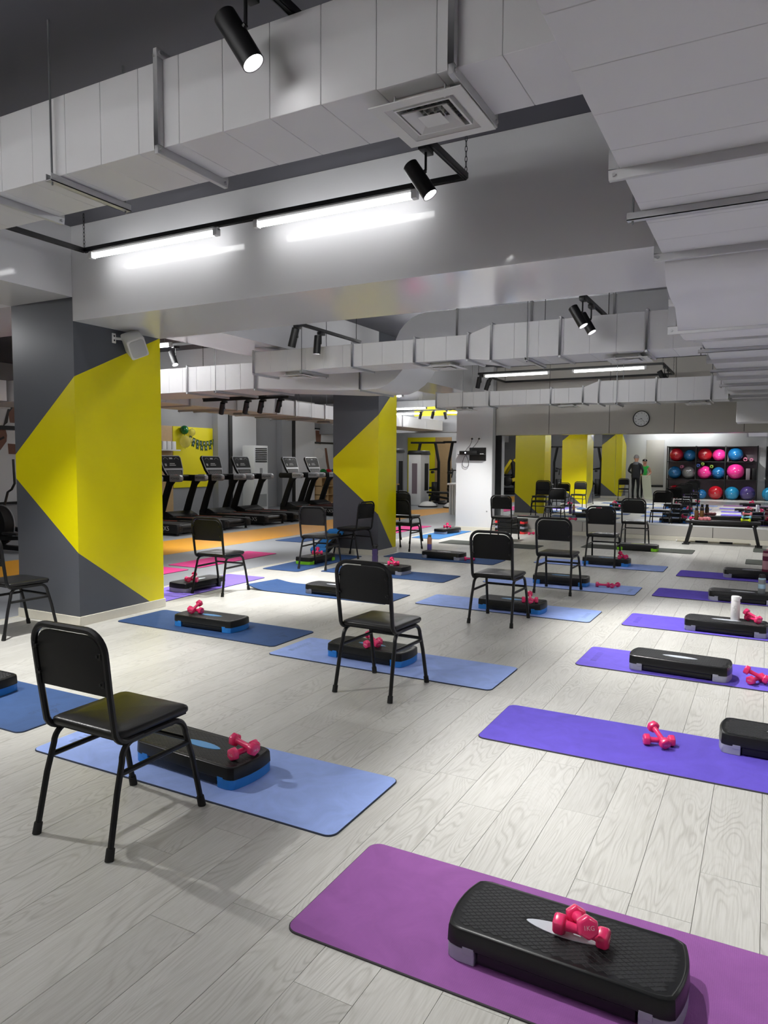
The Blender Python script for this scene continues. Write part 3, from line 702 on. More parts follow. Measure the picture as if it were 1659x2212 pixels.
q0, q1 = at(440, 868, Z=2.5), at(573, 862, Z=2.5); ty = (q0.y+q1.y)/2
lt = track('black gym light track low in front of the long duct', q0.x, q1.x+0.45, ty, ty+0.3, 'B', z=2.5)
MB().box((0, -0.03, 0.037), (q1.x-q0.x, 0.03, 0.10)).build('power_box', 'black_rail', lt)
for i, px in enumerate((485, 537, 569, 608)):
    spot('black gym spotlight under the low track, %s of four' % ('first', 'second', 'third', 'fourth')[i], (at(px, 866, Y=ty).x, ty, 2.5), (-0.45, 0.3, -0.85), w=SPOT_W*0.4)
track('black gym light track by the header beam', -10.2, -7.3, 19.4, 19.8, 'B', z=3.0)
for i, x in enumerate((-9.1, -8.7, -8.3, -7.7)):
    spot('dark gym spotlight by the header beam, %s from the far column' % ('first', 'second', 'third', 'fourth')[i], (x, 19.4, 3.0), (-0.3 if i < 2 else 0.15, 0.2, -0.9), on=False)

# ------------------------------------------------------------------ chairs
def make_chair():
    t = thing('chair', '', 'chair')
    s_ = 0.0126
    def leg(sx, sy):
        xf, xt = sx*0.208, sx*0.188
        pts = [(xf, sy*0.25, 0.0), (xf*0.965, sy*0.20, 0.24)]
        for i in range(7):
            a = R(90*i/6*0.93); pts.append((xt+(xf-xt)*0.35*(1-i/6), sy*(0.105+0.064*math.cos(a)), 0.352+0.064*math.sin(a)))
        pts.append((xt, 0.0, 0.418))
        o = MB().tube(pts, s_*0.93, n=8, square=True).build('leg', 'black_metal', t, smooth=True, ang=30)
        d = (Vector(pts[1])-Vector(pts[0])).normalized(); p0 = Vector(pts[0])
        MB().cyl(p0-Vector((0, 0, 0.0)), p0+d*0.045, 0.0175, 0.0165, n=12).build('foot_cap', 'rubber', o, smooth=True)
    for sx in (-1, 1):
        for sy in (-1, 1): leg(sx, sy)
    for sx in (-1, 1): MB().tube([(sx*0.197, -0.186, 0.305), (sx*0.197, 0.186, 0.305)], 0.0105, n=8, square=True).build('stretcher', 'black_metal', t)
    MB().tube([(-0.196, 0.183, 0.318), (0.196, 0.183, 0.318)], 0.0105, n=8, square=True).build('stretcher', 'black_metal', t)
    # seat pad
    prof = rrect(-0.2, 0.2, -0.185, 0.20, 0.03, 5); rings = []
    for k, z in ((0.985, 0.436), (1.0, 0.441), (1.0, 0.452), (0.985, 0.459), (0.93, 0.465), (0.6, 0.471), (0.02, 0.473)):
        rings.append([(x*k, 0.008+(y-0.008)*k, z) for x, y in prof])
    MB().loft(rings).build('seat', 'vinyl', t, smooth=True, ang=50)
    MB().box((-0.185, -0.17, 0.424), (0.185, 0.185, 0.434)).build('seat_board', 'back_board', t)
    for sy in (-0.1, 0.1): MB().bar((-0.19, sy, 0.42), (0.19, sy, 0.42), 0.02, 0.012).build('cross_rail', 'black_metal', t)
    # back frame: bent tube from under the seat up and over
    def by(z): return -0.205-0.045*(z-0.48)/0.385
    left = [(-0.186, -0.06, 0.420), (-0.19, -0.13, 0.420)]
    for i in range(1, 6):
        a = R(90*i/5); left.append((-0.195, -0.14-0.062*math.sin(a), 0.482-0.062*math.cos(a)))
    left += [(-0.197, by(0.62), 0.62), (-0.199, by(0.74), 0.74)]
    top = []
    for i in range(0, 8):
        a = R(180-90*i/7); top.append((-0.114+0.085*math.cos(a), by(0.78+0.085*math.sin(a)), 0.78+0.085*math.sin(a)))
    half = left+top; full_ = half+[(-x, y, z) for x, y, z in reversed(half)]
    MB().tube(full_, 0.0125, n=8, square=True).build('back_frame', 'black_metal', t, smooth=True, ang=30)
    pr = [(-0.183, 0.612), (0.183, 0.612)]+[(0.110+0.072*math.cos(R(a)), 0.772+0.072*math.sin(R(a))) for a in range(0, 91, 15)]+[(-0.110+0.072*math.cos(R(a)), 0.772+0.072*math.sin(R(a))) for a in range(90, 181, 15)]
    m = MB(); n = len(pr); vs = []
    for dy in (0.0, 0.022):
        for x, z in pr: vs.append((x, by(z)-0.003+dy-0.006*(1-(x/0.18)**2), z))
    m.add(vs, [tuple(range(n)), tuple(range(2*n-1, n-1, -1))]+[(i, (i+1) % n, n+(i+1) % n, n+i) for i in range(n)])
    b = m.build('backrest', 'back_board', t, bevel=0.004, seg=2)
    for sx in (-1, 1):
        for z in (0.665, 0.775):
            MB().box((sx*0.186-0.014, by(z)-0.015, z-0.012), (sx*0.186+0.004, by(z)-0.009, z+0.012)).build('bracket', 'black_metal', b, bevel=0.002, seg=1)
            MB().cyl((sx*0.172, by(z)-0.019, z), (sx*0.172, by(z)-0.008, z), 0.006, n=8).build('screw', 'bolt', b)
    return t
chair0 = make_chair()
CH = [(-2.325, 2.045, 0, 0.0, 'black vinyl chair nearest the camera at lower left'),
      (-2.21, 4.12, -2.5, 0, 'black chair in front of the light blue mat with blue step, second from camera'),
      (-2.19, 6.43, -1, 0, 'black chair standing third from camera along the light blue mats'),
      (-2.09, 8.21, -1, 0, 'black chair standing fourth from camera along the light blue mats'),
      (-2.07, 10.70, 0, 0, 'black chair standing fifth from camera along the light blue mats'),
      (-2.03, 13.30, 0, 0, 'black chair behind the green footed step, closest to the mirror'),
      (-5.46, 6.27, 4, 0, 'black chair beside the lavender mat right of the near column'),
      (-5.5, 8.4, 6, 0, 'black chair over the navy mat with green footed step'),
      (-5.68, 9.64, 82, 0, 'black chair turned sideways against the far yellow column'),
      (-5.41, 10.89, 0, 0, 'lower chair of the stacked pair behind the far column'),
      (-5.41, 10.905, 0, 0.132, 'upper chair of the stacked pair behind the far column'),
      (-4.42, 13.22, 0, 0, 'black chair next to the white pillar and stacked steps'),
      (-5.72, 3.92, -2, 0, 'black chair cut by the left picture edge before the near column'),
      (-5.12, -0.2, 170, 0, 'black chair beside the two people, seen only in the mirror')]
for i, (x, y, rz, z, lab) in enumerate(CH):
    c = chair0 if i == 0 else copy_tree(chair0)
    c.location = (x, y, z+(0.0075 if i in (3, 4, 5, 7, 8) else 0.0)); c.rotation_euler.z = R(rz); tag(c, lab, 'chair', 'black vinyl studio chairs')

# ------------------------------------------------------------------ mats
def make_mat_mesh(matn, L=1.83, W=0.6, T=0.007):
    pr = rrect(-L/2, L/2, -W/2, W/2, 0.045, 6); n = len(pr); m = MB()
    e = 0.0035
    ins = rrect(-L/2+e, L/2-e, -W/2+e, W/2-e, 0.042, 6)
    rings = [[(x, y, 0.0004) for x, y in pr], [(x, y, T-0.002) for x, y in pr], [(x, y, T) for x, y in ins]]
    m.loft(rings[:2], 1, cap=False); m.loft(rings[1:], 1, cap=False)
    m.add(rings[0], [tuple(range(n-1, -1, -1))], 1); m.add(rings[2], [tuple(range(n))], 0)
    return m.mesh('exercise_mat', [matn, matn+'_edge'])
MM = {}
def mat_obj(matn, x, y, rz, lab, logo=None, z=0.0):
    if matn not in MM: MM[matn] = make_mat_mesh(matn)
    o = tag(link('exercise_mat', MM[matn]), lab, 'mat', 'exercise mats laid out in rows'); o.location = (x, y, z); o.rotation_euler.z = R(rz)
    if logo == 'bars':
        m = MB()
        for k in range(9):
            w_ = 0.030 if k == 0 else 0.012
            m.box((-0.045, -0.14+k*0.032, 0.0071), (0.0, -0.14+k*0.032+w_, 0.0074))
        b = tag(m.build('embossed_mark', matn+'_mark', o), kind='stuff'); b.location = (-0.79, 0.0, 0)
    if logo == 'bars_r':
        m = MB()
        for k in range(7): m.box((-0.04, -0.12+k*0.036, 0.0071), (0.0, -0.12+k*0.036+0.016, 0.0074))
        b = tag(m.build('embossed_mark', matn+'_mark', o), kind='stuff'); b.location = (0.84, 0.0, 0)
    if logo == 'tri':
        m = MB(); P = [(0, 0.05), (0.045, -0.03), (-0.045, -0.03)]; Q = [(0, 0.028), (0.026, -0.018), (-0.026, -0.018)]
        vs = [(a, b, 0.0073) for a, b in P]+[(a, b, 0.0073) for a, b in Q]
        m.add(vs, [(0, 1, 4, 3), (1, 2, 5, 4), (2, 0, 3, 5)]); m.box((-0.01, -0.03, 0.0072), (0.0, 0.03, 0.0074))
        b = m.build('embossed_logo', matn+'_mark', o); b.location = (0.78, 0.02, 0); b.rotation_euler.z = R(-90)
        lettering('PIDELUS', 0.055, matn+'_mark', o, (0.70, 0.02, 0.0074), (0, 0, R(-90)), 'embossed_lettering')
    return o
LB, NV, PU, GR = 'mat_light_blue', 'mat_navy', 'mat_purple', 'mat_grey'
mat_obj(LB, -2.385, 2.625, 0.3, 'light blue mat under the nearest chair and step', 'bars')
mat_obj(LB, -2.455, 4.69, -0.3, 'light blue mat with blue step, second from camera', 'bars')
mat_obj(LB, -2.325, 7.045, -0.5, 'light blue mat with blue step, third from camera', 'bars_r')
mat_obj(LB, -2.18, 8.70, -0.4, 'light blue mat with blue step, fourth from camera', 'bars_r')
mat_obj(LB, -2.12, 10.72, 0, 'light blue mat with blue step, fifth and farthest')
mat_obj(GR, -1.95, 13.05, 0, 'dark grey mat under the green footed step before the mirror')
mat_obj(NV, -4.47, 2.72, 0.5, 'navy mat cut by the left edge behind the nearest chair', 'tri')
mat_obj(NV, -4.365, 4.90, -1, 'navy mat with blue step in front of the near column', 'tri')
mat_obj(NV, -4.40, 8.40, -0.5, 'navy mat with grey footed step and purple bottle', 'tri')
mat_obj(NV, -4.38, 10.17, -0.5, 'navy mat with step and orange bottle beyond the far column')
mat_obj(GR, -4.40, 12.36, -1, 'dark grey empty mat between far chairs and white pillar')
mat_obj(NV, -5.86, 8.82, 91, 'navy mat lying lengthwise under the green footed step by far column')
mat_obj('mat_lavender', -5.90, 6.40, 91.5, 'lavender mat lying lengthwise behind the near column')
mat_obj('mat_blue', -5.86, 13.55, 91, 'mid blue mat lying lengthwise before the white pillar')
mat_obj('mat_pink', -7.23, 8.42, 90.5, 'bright pink mat on the grey floor behind the single chair')
mat_obj('mat_pink', -7.24, 6.42, 89.5, 'bright pink mat on the grey floor partly behind the near column')
mat_obj(NV, -7.82, 11.75, 90, 'navy mat on the grey floor by the orange band')
mat_obj(NV, -7.80, 13.95, 90, 'navy mat on the grey floor just left of the far column')
mat_obj('mat_pink', -7.10, 14.2, 90, 'bright pink mat on the grey floor behind the stacked chairs')
mat_obj('mat_plum', -0.395, 2.085, 0, 'plum purple mat in the bottom right foreground')
mat_obj(PU, -0.43, 3.90, 0.3, 'violet mat with pink dumbbells lying straight on it')
mat_obj(PU, -0.29, 5.56, -0.8, 'violet mat with grey footed step casting a shadow', 'bars')
mat_obj(PU, -0.22, 7.08, -1, 'violet mat under the white bottle', 'bars')
mat_obj(PU, -0.18, 8.76, -0.8, 'violet mat under the grey bottle')
mat_obj(PU, -0.10, 10.43, -0.8, 'violet mat under the maroon bottle, farthest violet one')
mat_obj(GR, 0.68, 12.2, 0, 'dark grey mat at right edge beyond the maroon bottle')
mat_obj(GR, 0.76, 13.9, 0, 'dark grey mat at right edge nearest the bench')
# curled navy mat
cm = MB(); nseg = 40; W = 0.6; rows = []
for i in range(nseg+1):
    s = i/nseg; x = -0.92+1.84*s; z = 0.0004
    if x < -0.62:
        k = (-0.62-x)/0.30; z = 0.0004+0.062*k*k; 
        if k > 0.80: z -= 0.012*(k-0.8)/0.2
    rows.append((x, z))
for th, flip in ((0.0, 1), (0.007, 0)):
    pass
vs = []; fs = []
for j, yy in enumerate((-0.3, 0.3)):
    for th in (0.0, 0.007):
        for x, z in rows:
            zz = z*(1.0 if yy < 0 else 0.55)
            vs.append((x, yy, 0.0004+zz+th))
n1 = nseg+1
def idx(j, t, i): return (j*2+t)*n1+i
top_f, oth = [], []
for i in range(nseg):
    top_f.append((idx(0, 1, i), idx(0, 1, i+1), idx(1, 1, i+1), idx(1, 1, i)))
    oth.append((idx(0, 0, i), idx(1, 0, i), idx(1, 0, i+1), idx(0, 0, i+1)))
    for j in (0, 1): oth.append((idx(j, 0, i), idx(j, 0, i+1), idx(j, 1, i+1), idx(j, 1, i)))
for i in (0, nseg): oth.append((idx(0, 0, i), idx(0, 1, i), idx(1, 1, i), idx(1, 0, i)))
cm.add(vs, top_f, 0); cm.add(vs, oth, 1)
o = cm.build('exercise_mat', [NV, NV+'_edge'], None, smooth=True); o.location = (-4.40, 6.85, 0); tag(o, 'navy mat with its left end curled up off the floor', 'mat', 'exercise mats laid out in rows')

# ------------------------------------------------------------------ steps
SL, SW, SH = 0.68, 0.28, 0.105
def bowed(k=1.0, ins=0.0):
    pts = []; L, W = SL/2-ins, SW/2-ins; bow = 0.024; r = 0.022
    n = 8
    def endx(y): return L-bow*(y/W)**2
    for i in range(n+1):
        y = -W+r*0.7+(2*W-1.4*r)*i/n; pts.append((endx(y), y))
    pts += [(endx(W)-0.008, W-0.006), (endx(W)-0.03, W)]
    pts += [(-endx(W)+0.03, W), (-endx(W)+0.008, W-0.006)]
    for i in range(n+1):
        y = W-r*0.7-(2*W-1.4*r)*i/n; pts.append((-endx(y), y))
    pts += [(-endx(W)+0.008, -W+0.006), (-endx(W)+0.03, -W), (endx(W)-0.03, -W), (endx(W)-0.008, -W+0.006)]
    return pts
STEP_MESH = {}
def step_meshes():
    d = MB(); rings = []
    for ins, z in ((0.001, 0.044), (-0.002, 0.048), (0.0, 0.094), (0.002, 0.100), (0.006, 0.1035), (0.009, 0.1042), (0.0105, 0.1034), (0.013, 0.1032)): rings.append([(x, y, z) for x, y in bowed(1, ins)])
    d.loft(rings); STEP_MESH['deck'] = d.mesh('deck', 'step_black', smooth=True, ang=28)
    s_ = MB(); s_.prism([(-0.225, -SW/2+0.004), (0.225, -SW/2+0.004), (0.225, SW/2-0.004), (-0.225, SW/2-0.004)], 0.008, 0.05, 'Z')
    STEP_MESH['skirt'] = s_.mesh('skirt', 'step_black', bevel=0.004)
    # foot: follows the bowed end; a taller tab next to the skirt
    e = [p for p in bowed(1, -0.0005) if p[0] > 0.2]; e.sort(key=lambda p: p[1])
    f = MB(); pol = [(0.232, -SW/2-0.001)]+e+[(0.232, SW/2+0.001)]
    f.prism(pol, 0.0, 0.0455, 'Z'); f.box((0.232, -SW/2-0.0025, 0.03), (0.27, -SW/2+0.01, 0.054)); f.box((0.232, SW/2-0.01, 0.03), (0.27, SW/2+0.0025, 0.054))
    STEP_MESH['foot'] = f
    t = MB(); L, W = SL/2-0.018, SW/2-0.018; px, py = 0.030, 0.0185; h = 0.0013; z = 0.1031
    ny = int(2*W/py); 
    for j in range(-ny, ny+1):
        for i in range(-16, 17):
            cx_, cy_ = i*px+(px/2 if j % 2 else 0), j*py/2
            if abs(cy_)+py*0.45 > W or abs(cx_)+px*0.45 > L-0.024*(cy_/W)**2: continue
            if (cx_/0.125)**2+(cy_/0.034)**2 < 1.0: continue
            a, b = px*0.475, py*0.475
            t.add([(cx_-a, cy_, z), (cx_, cy_-b, z), (cx_+a, cy_, z), (cx_, cy_+b, z), (cx_-a*0.86, cy_, z+h), (cx_, cy_-b*0.86, z+h), (cx_+a*0.86, cy_, z+h), (cx_, cy_+b*0.86, z+h)],
                  [(0, 1, 5, 4), (1, 2, 6, 5), (2, 3, 7, 6), (3, 0, 4, 7), (4, 5, 6, 7)])
    me = bpy.data.meshes.new('tread_pattern'); me.from_pydata(t.v, [], t.f); me.materials.append(MAT['step_tread']); STEP_MESH['tread'] = me
    STEP_MESH['lip'] = None
step_meshes()
FOOT = {}; INL = {}
def step(x, y, rz, feet, lab, z=0.0074, inlay=None, rot=None, group='aerobic step platforms'):
    t = thing('step_platform', lab, 'aerobic step', (x, y, z), R(rz), group, rot)
    link('deck', STEP_MESH['deck'], t); link('skirt', STEP_MESH['skirt'], t)
    fm = 'step_'+feet
    if fm not in FOOT: FOOT[fm] = STEP_MESH['foot'].mesh('foot', fm, bevel=0.002, seg=1)
    link('foot', FOOT[fm], t); f2 = link('foot', FOOT[fm], t); f2.rotation_euler.z = math.pi
    tag(link('tread_pattern', STEP_MESH['tread'], t), kind='stuff')
    im = inlay or {'blue': 'inlay_blue', 'grey': 'inlay_silver', 'green': 'inlay_lime', 'red': 'inlay_red'}[feet]
    if im not in INL:
        P = []
        for i in range(24):
            a = 2*math.pi*i/24; c, s = math.cos(a), math.sin(a); P.append((0.118*c, 0.028*s*abs(s)**0.35))
        INL[im] = MB().prism(P, 0.1030, 0.1052, 'Z').mesh('inlay', im)
    link('inlay', INL[im], t)
    return t
step(-2.39, 2.60, -3, 'blue', 'black step with blue feet behind the nearest chair')
step(-2.60, 4.69, -1.5, 'blue', 'black step with blue feet under the second chair')
step(-2.23, 6.965, 0, 'blue', 'black step with blue feet under the third chair')
step(-2.19, 8.76, 2, 'blue', 'black step with blue feet under the fourth chair')
step(-2.03, 10.76, 0, 'blue', 'black step with blue feet under the fifth chair')
step(-1.91, 12.86, 0, 'green', 'black step with green feet nearest the mirror')
step(-4.55, 2.76, 1, 'blue', 'black step with blue feet cut by the left edge')
step(-4.36, 4.88, 1, 'blue', 'black step with blue feet in front of the near column')
step(-4.24, 6.79, 0, 'grey', 'black step with grey feet on the curled navy mat', z=0.0082)
step(-4.49, 8.47, -4, 'grey', 'black step with grey feet under the purple bottle mat')
step(-4.37, 10.17, -3, 'grey', 'black step with grey feet carrying the orange bottle')
step(-5.86, 8.83, 88, 'green', 'black step with green feet turned lengthwise by far column')
step(-5.84, 6.31, 87, 'grey', 'black step with grey feet on the lavender mat')
step(-5.88, 13.86, 80, 'grey', 'black step with grey feet before the white pillar')
step(-0.475, 2.045, -1, 'grey', 'large black step with grey feet in the bottom right foreground')
step(0.17, 4.14, -1, 'grey', 'black step on the second violet mat cut by right edge')
step(-0.50, 5.46, -3, 'grey', 'black step with grey feet casting a round shadow')
step(-0.27, 6.98, -2, 'grey', 'black step with grey feet carrying the white bottle')
step(-0.18, 8.63, -1, 'grey', 'black step with grey feet carrying the grey bottle')
step(-0.12, 10.46, 0, 'grey', 'black step with grey feet carrying the maroon bottle')
step(-4.74, 14.62, 0, 'red', 'bottom step with red feet in the stack beside the pillar', z=0.0, inlay='inlay_red')
step(-4.74, 14.62, 0, 'grey', 'middle step with grey feet in the stack beside the pillar', z=0.107)
step(-4.74, 14.62, 0, 'red', 'top step with red feet in the stack beside the pillar', z=0.214, inlay='inlay_red')
ls = step(-6.16, 9.60, 90, 'blue', 'step with blue underside leaning against the far column', rot=(math.pi, R(-26), R(90)), z=0.252)
MB().box((-0.22, -0.085, 0.002), (0.22, 0.085, 0.0075)).build('underside', 'step_blue', ls)

# ------------------------------------------------------------------ dumbbells
DB = {}
def dumbbell(x, y, z, rz, tilt, lab, m='pink', roll=0.0, text=True, group='pairs of small vinyl dumbbells', s=1.0):
    """axis along local X; z = height of the axis"""
    t = thing('dumbbell', lab, 'dumbbell', (x, y, z), 0, group, rot=(R(roll), R(-tilt), R(rz)))
    if m not in DB:
        h = []
        for sx in (-1, 1):
            k = MB(); rings = []
            for xx, r in ((0.046, 0.026), (0.051, 0.0325), (0.074, 0.0325), (0.080, 0.026)):
                rings.append([(sx*xx, r*math.cos(R(60*j+30)), r*math.sin(R(60*j+30))) for j in range(6)])
            k.loft(rings); h.append(k.mesh('head', m, bevel=0.003, seg=2))
        g_ = MB().tube([(-0.05, 0, 0), (-0.04, 0, 0), (-0.02, 0, 0), (0.02, 0, 0), (0.04, 0, 0), (0.05, 0, 0)], 0.013, n=14, rr=[0.019, 0.015, 0.0135, 0.0135, 0.015, 0.019])
        DB[m] = (h, g_.mesh('handle', m, smooth=True))
    for sx, me in zip((-1, 1), DB[m][0]):
        o = link('head', me, t)
        if text:
            lettering('1KG', 0.017, 'print_pale_pink', o, (sx*0.0806, 0, 0), (R(90), 0, R(90) if sx > 0 else R(-90)))
    link('handle', DB[m][1], t)
    t.scale = (s, s, s)
    return t
HZ = 0.0282
def pair(x, y, base, a, b, lab, m='pink', cross=0.0, tl=21.0):
    dumbbell(x, y, base+HZ, a, 0, 'pink dumbbell lying flat '+lab, m)
    dx, dy = math.cos(R(b)), math.sin(R(b))
    dumbbell(x+dx*cross, y+dy*cross, base+HZ+0.0285+math.tan(R(tl))*cross, b, tl, 'pink dumbbell propped across another '+lab, m)
TOP = 0.1128; FLT = 0.0075
pair(-0.425, 2.03, TOP, -2, -62, 'on the foreground step')
pair(-0.45, 3.95, FLT, 20, 128, 'on the second violet mat')
pair(-0.01, 5.42, FLT, 60, 172, 'on the mat beside the shadowed step')
pair(-0.06, 6.99, TOP, -50, 150, 'beside the white bottle')
pair(-2.12, 2.585, TOP, 78, 172, 'on the step behind the nearest chair', tl=7.0)
pair(-2.56, 4.63, TOP, 72, 155, 'on the step under the second chair')
pair(-2.02, 6.86, TOP, 20, 110, 'on the step under the third chair')
dumbbell(-1.69, 8.76, FLT+HZ, 8, 0, 'pink dumbbell left of two beside the fourth chair'); dumbbell(-1.555, 8.80, FLT+HZ, 68, 0, 'pink dumbbell right of two beside the fourth chair')
pair(-1.79, 10.70, TOP, 50, 140, 'on the step under the fifth chair')
pair(-4.54, 4.87, TOP, 0, 97, 'on the step before the near column')
dumbbell(-4.06, 6.73, TOP+HZ, 80, 0, 'pink dumbbell on the curled mat step, half hidden by chair')
pair(-4.36, 8.44, TOP, 30, 140, 'on the step beside the purple bottle')
dumbbell(-3.93, 10.12, FLT+HZ, 30, 0, 'pink dumbbell at the right end of the orange bottle step')
pair(-5.85, 8.86, TOP, 30, 120, 'on the green footed lengthwise step')
pair(-5.76, 6.12, TOP, 10, 100, 'on the lavender mat step')
pair(-5.88, 13.84, TOP, 20, 110, 'on the step before the white pillar')
dumbbell(-4.27, 14.5, HZ, 60, 0, 'pink dumbbell on the floor beside the stacked steps')
dumbbell(-3.55, 15.02, 0.2935+HZ, 15, 0, 'pink dumbbell lying on the mirror ledge')
pair(0.32, 4.15, TOP, 30, 120, 'on the right edge step')
pair(0.1, 10.46, TOP, 20, 130, 'near the maroon bottle')

# ------------------------------------------------------------------ bottles
def bottle(x, y, z, lab, parts):
    t = thing('water_bottle', lab, 'bottle', (x, y, z), group='water bottles')
    for nm, m, prof in parts: MB().lathe(prof, n=20).build(nm, m, t, smooth=True)
    return t
b = bottle(-0.20, 7.02, TOP, 'white frosted bottle with flip lid on a step', [('body', 'bottle_white', [(0.001, 0), (0.034, 0), (0.037, 0.006), (0.037, 0.165), (0.034, 0.172), (0.001, 0.172)]), ('lid', 'lamp_white', [(0.001, 0.172), (0.036, 0.172), (0.0365, 0.205), (0.033, 0.212), (0.001, 0.212)])])
MB().box((0.03, -0.008, 0.19), (0.046, 0.008, 0.21)).build('latch', 'lamp_white', b, bevel=0.003)
for k, (a, zz) in enumerate(((-100, 0.135), (-85, 0.115), (-105, 0.095), (-90, 0.075), (-120, 0.12))):
    c_ = Vector((0.0372*math.cos(R(a)), 0.0372*math.sin(R(a)), zz)); MB().cyl(c_, c_*1.0+Vector((math.cos(R(a)), math.sin(R(a)), 0))*0.0012, 0.007, n=10).build('printed_dot', 'print_white', b)
bottle(0.0, 8.60, TOP, 'grey sports bottle with pale blue band and black lid', [('body', 'bottle_grey', [(0.001, 0), (0.034, 0), (0.036, 0.006), (0.036, 0.15), (0.001, 0.15)]), ('band', 'bottle_band', [(0.0362, 0.055), (0.0368, 0.057), (0.0368, 0.100), (0.0362, 0.102)]), ('collar', 'bottle_band', [(0.036, 0.15), (0.036, 0.162), (0.03, 0.168), (0.001, 0.168)]), ('lid', 'plastic_black', [(0.03, 0.168), (0.032, 0.19), (0.026, 0.206), (0.001, 0.209)])])
bottle(0.045, 10.40, TOP, 'maroon and rose striped bottle at the right edge', [('body', 'bottle_rose', [(0.001, 0), (0.05, 0), (0.052, 0.008), (0.052, 0.24), (0.001, 0.24)]), ('base_band', 'bottle_maroon', [(0.0525, 0.0), (0.053, 0.02), (0.0525, 0.03)]), ('band', 'bottle_maroon', [(0.0525, 0.14), (0.053, 0.15), (0.053, 0.19), (0.0525, 0.2)]), ('lid', 'bottle_maroon', [(0.05, 0.24), (0.05, 0.27), (0.02, 0.275), (0.001, 0.275)]), ('spout', 'print_pale_pink', [(0.014, 0.275), (0.016, 0.29), (0.001, 0.292)])])
bottle(-4.66, 10.26, TOP, 'violet and peach bottle with olive cap on far navy mat', [('body', 'bottle_violet', [(0.001, 0), (0.034, 0), (0.036, 0.01), (0.036, 0.09), (0.001, 0.09)]), ('shoulder', 'bottle_peach', [(0.036, 0.09), (0.036, 0.18), (0.03, 0.2), (0.001, 0.2)]), ('lid', 'bottle_olive', [(0.028, 0.2), (0.028, 0.235), (0.001, 0.238)])])
b = bottle(-5.02, 9.13, 0.0, 'purple transparent bottle standing in front of the far column', [('body', 'bottle_purple', [(0.001, 0), (0.042, 0), (0.044, 0.008), (0.044, 0.11), (0.040, 0.13), (0.044, 0.15), (0.044, 0.2), (0.036, 0.225), (0.001, 0.225)]), ('lid', 'plastic_black', [(0.036, 0.225), (0.038, 0.26), (0.03, 0.275), (0.001, 0.278)])])
MB().tube([(0.03, 0, 0.25), (0.05, 0, 0.265), (0.04, 0, 0.285), (0.0, 0, 0.29)], 0.006, n=8).build('carry_loop', 'plastic_black', b, smooth=True)

# ------------------------------------------------------------------ bench in front of the mirror
bt = thing('weight_bench', 'flat black weight bench standing before the mirror', 'bench', (-0.68, 14.4, 0))
MB().box((-0.62, -0.15, 0.40), (0.62, 0.15, 0.455)).build('pad', 'vinyl', bt, bevel=0.018, seg=3)
MB().box((-0.56, -0.03, 0.35), (0.56, 0.03, 0.40)).build('spine', 'black_metal', bt, bevel=0.004)
for s in (-1, 1):
    for q in (-1, 1):
        MB().bar((s*0.52, q*0.10, 0.37), (s*0.60, q*0.13, 0.02), 0.05, 0.06).build('leg', 'black_metal', bt, bevel=0.004)
        MB().box((s*0.60-0.06, q*0.13-0.035, 0.0), (s*0.60+0.06, q*0.13+0.035, 0.02)).build('foot_plate', 'rubber', bt, bevel=0.004)
    MB().bar((s*0.525, -0.13, 0.365), (s*0.525, 0.13, 0.365), 0.05, 0.05).build('leg_bracket', 'black_metal', bt)
    MB().cyl((s*0.50, -0.155, 0.385), (s*0.50, -0.148, 0.385), 0.012, n=10).build('bolt', 'galv', bt)
BZ = 0.455+0.001
for k, (dx, dy) in enumerate(((-0.13, 0.05), (-0.07, 0.06), (-0.01, 0.07), (-0.10, -0.02), (-0.04, -0.01), (0.02, 0.0))):
    dumbbell(-0.92+dx*1.1, 14.36+dy, BZ+HZ, 96, 0, 'dusty pink dumbbell in the cluster beside amber bottles, %s row %s' % (('back', 'back', 'back', 'front', 'front', 'front')[k], ('left', 'middle', 'right')[k % 3]), 'dusty_pink', text=False, group='dusty pink dumbbells on the bench')
dumbbell(-1.18, 14.42, BZ+HZ, 60, 0, 'deep pink dumbbell at the left end of the bench', 'pink', text=False)
for k, (m, lab) in enumerate((('lime', 'lime green'), ('sky_blue', 'pale blue'), ('dusty_pink', 'dusty pink'))):
    for q in (-1, 1):
        dumbbell(-0.30+0.01*k, 14.37+q*(0.034-0.002*k), BZ+HZ+k*0.0566, 3, 0, '%s dumbbell in the stack on the bench, %s one' % (lab, 'front' if q < 0 else 'rear'), m, text=False, group='coloured dumbbells stacked on the bench', s=1.0)
for k, x in enumerate((-1.12, -1.03)):
    bottle(x, 14.42, BZ, 'amber brown bottle with black cap on the bench, %s of two' % ('left', 'right')[k], [('body', 'bottle_amber', [(0.001, 0), (0.036, 0), (0.038, 0.008), (0.038, 0.15), (0.03, 0.17), (0.001, 0.17)]), ('lid', 'plastic_black', [(0.026, 0.17), (0.028, 0.215), (0.02, 0.225), (0.001, 0.226)])])
sk = thing('body_bar', 'pale exercise bar with two black grips lying along the baseboard', 'exercise bar', (-0.85, 14.72, 0.019))
MB().cyl((-0.62, 0, 0), (0.62, 0, 0), 0.015, n=12).build('shaft', 'stick', sk, smooth=True)
for a, b_ in ((-0.3, -0.08), (0.12, 0.34)): MB().cyl((a, 0, 0), (b_, 0, 0), 0.0185, n=12).build('grip', 'rubber', sk, smooth=True)
for s in (-1, 1): MB().cyl((s*0.62, 0, 0), (s*0.64, 0, 0), 0.0185, n=12).build('end_cap', 'lamp_white', sk, smooth=True)

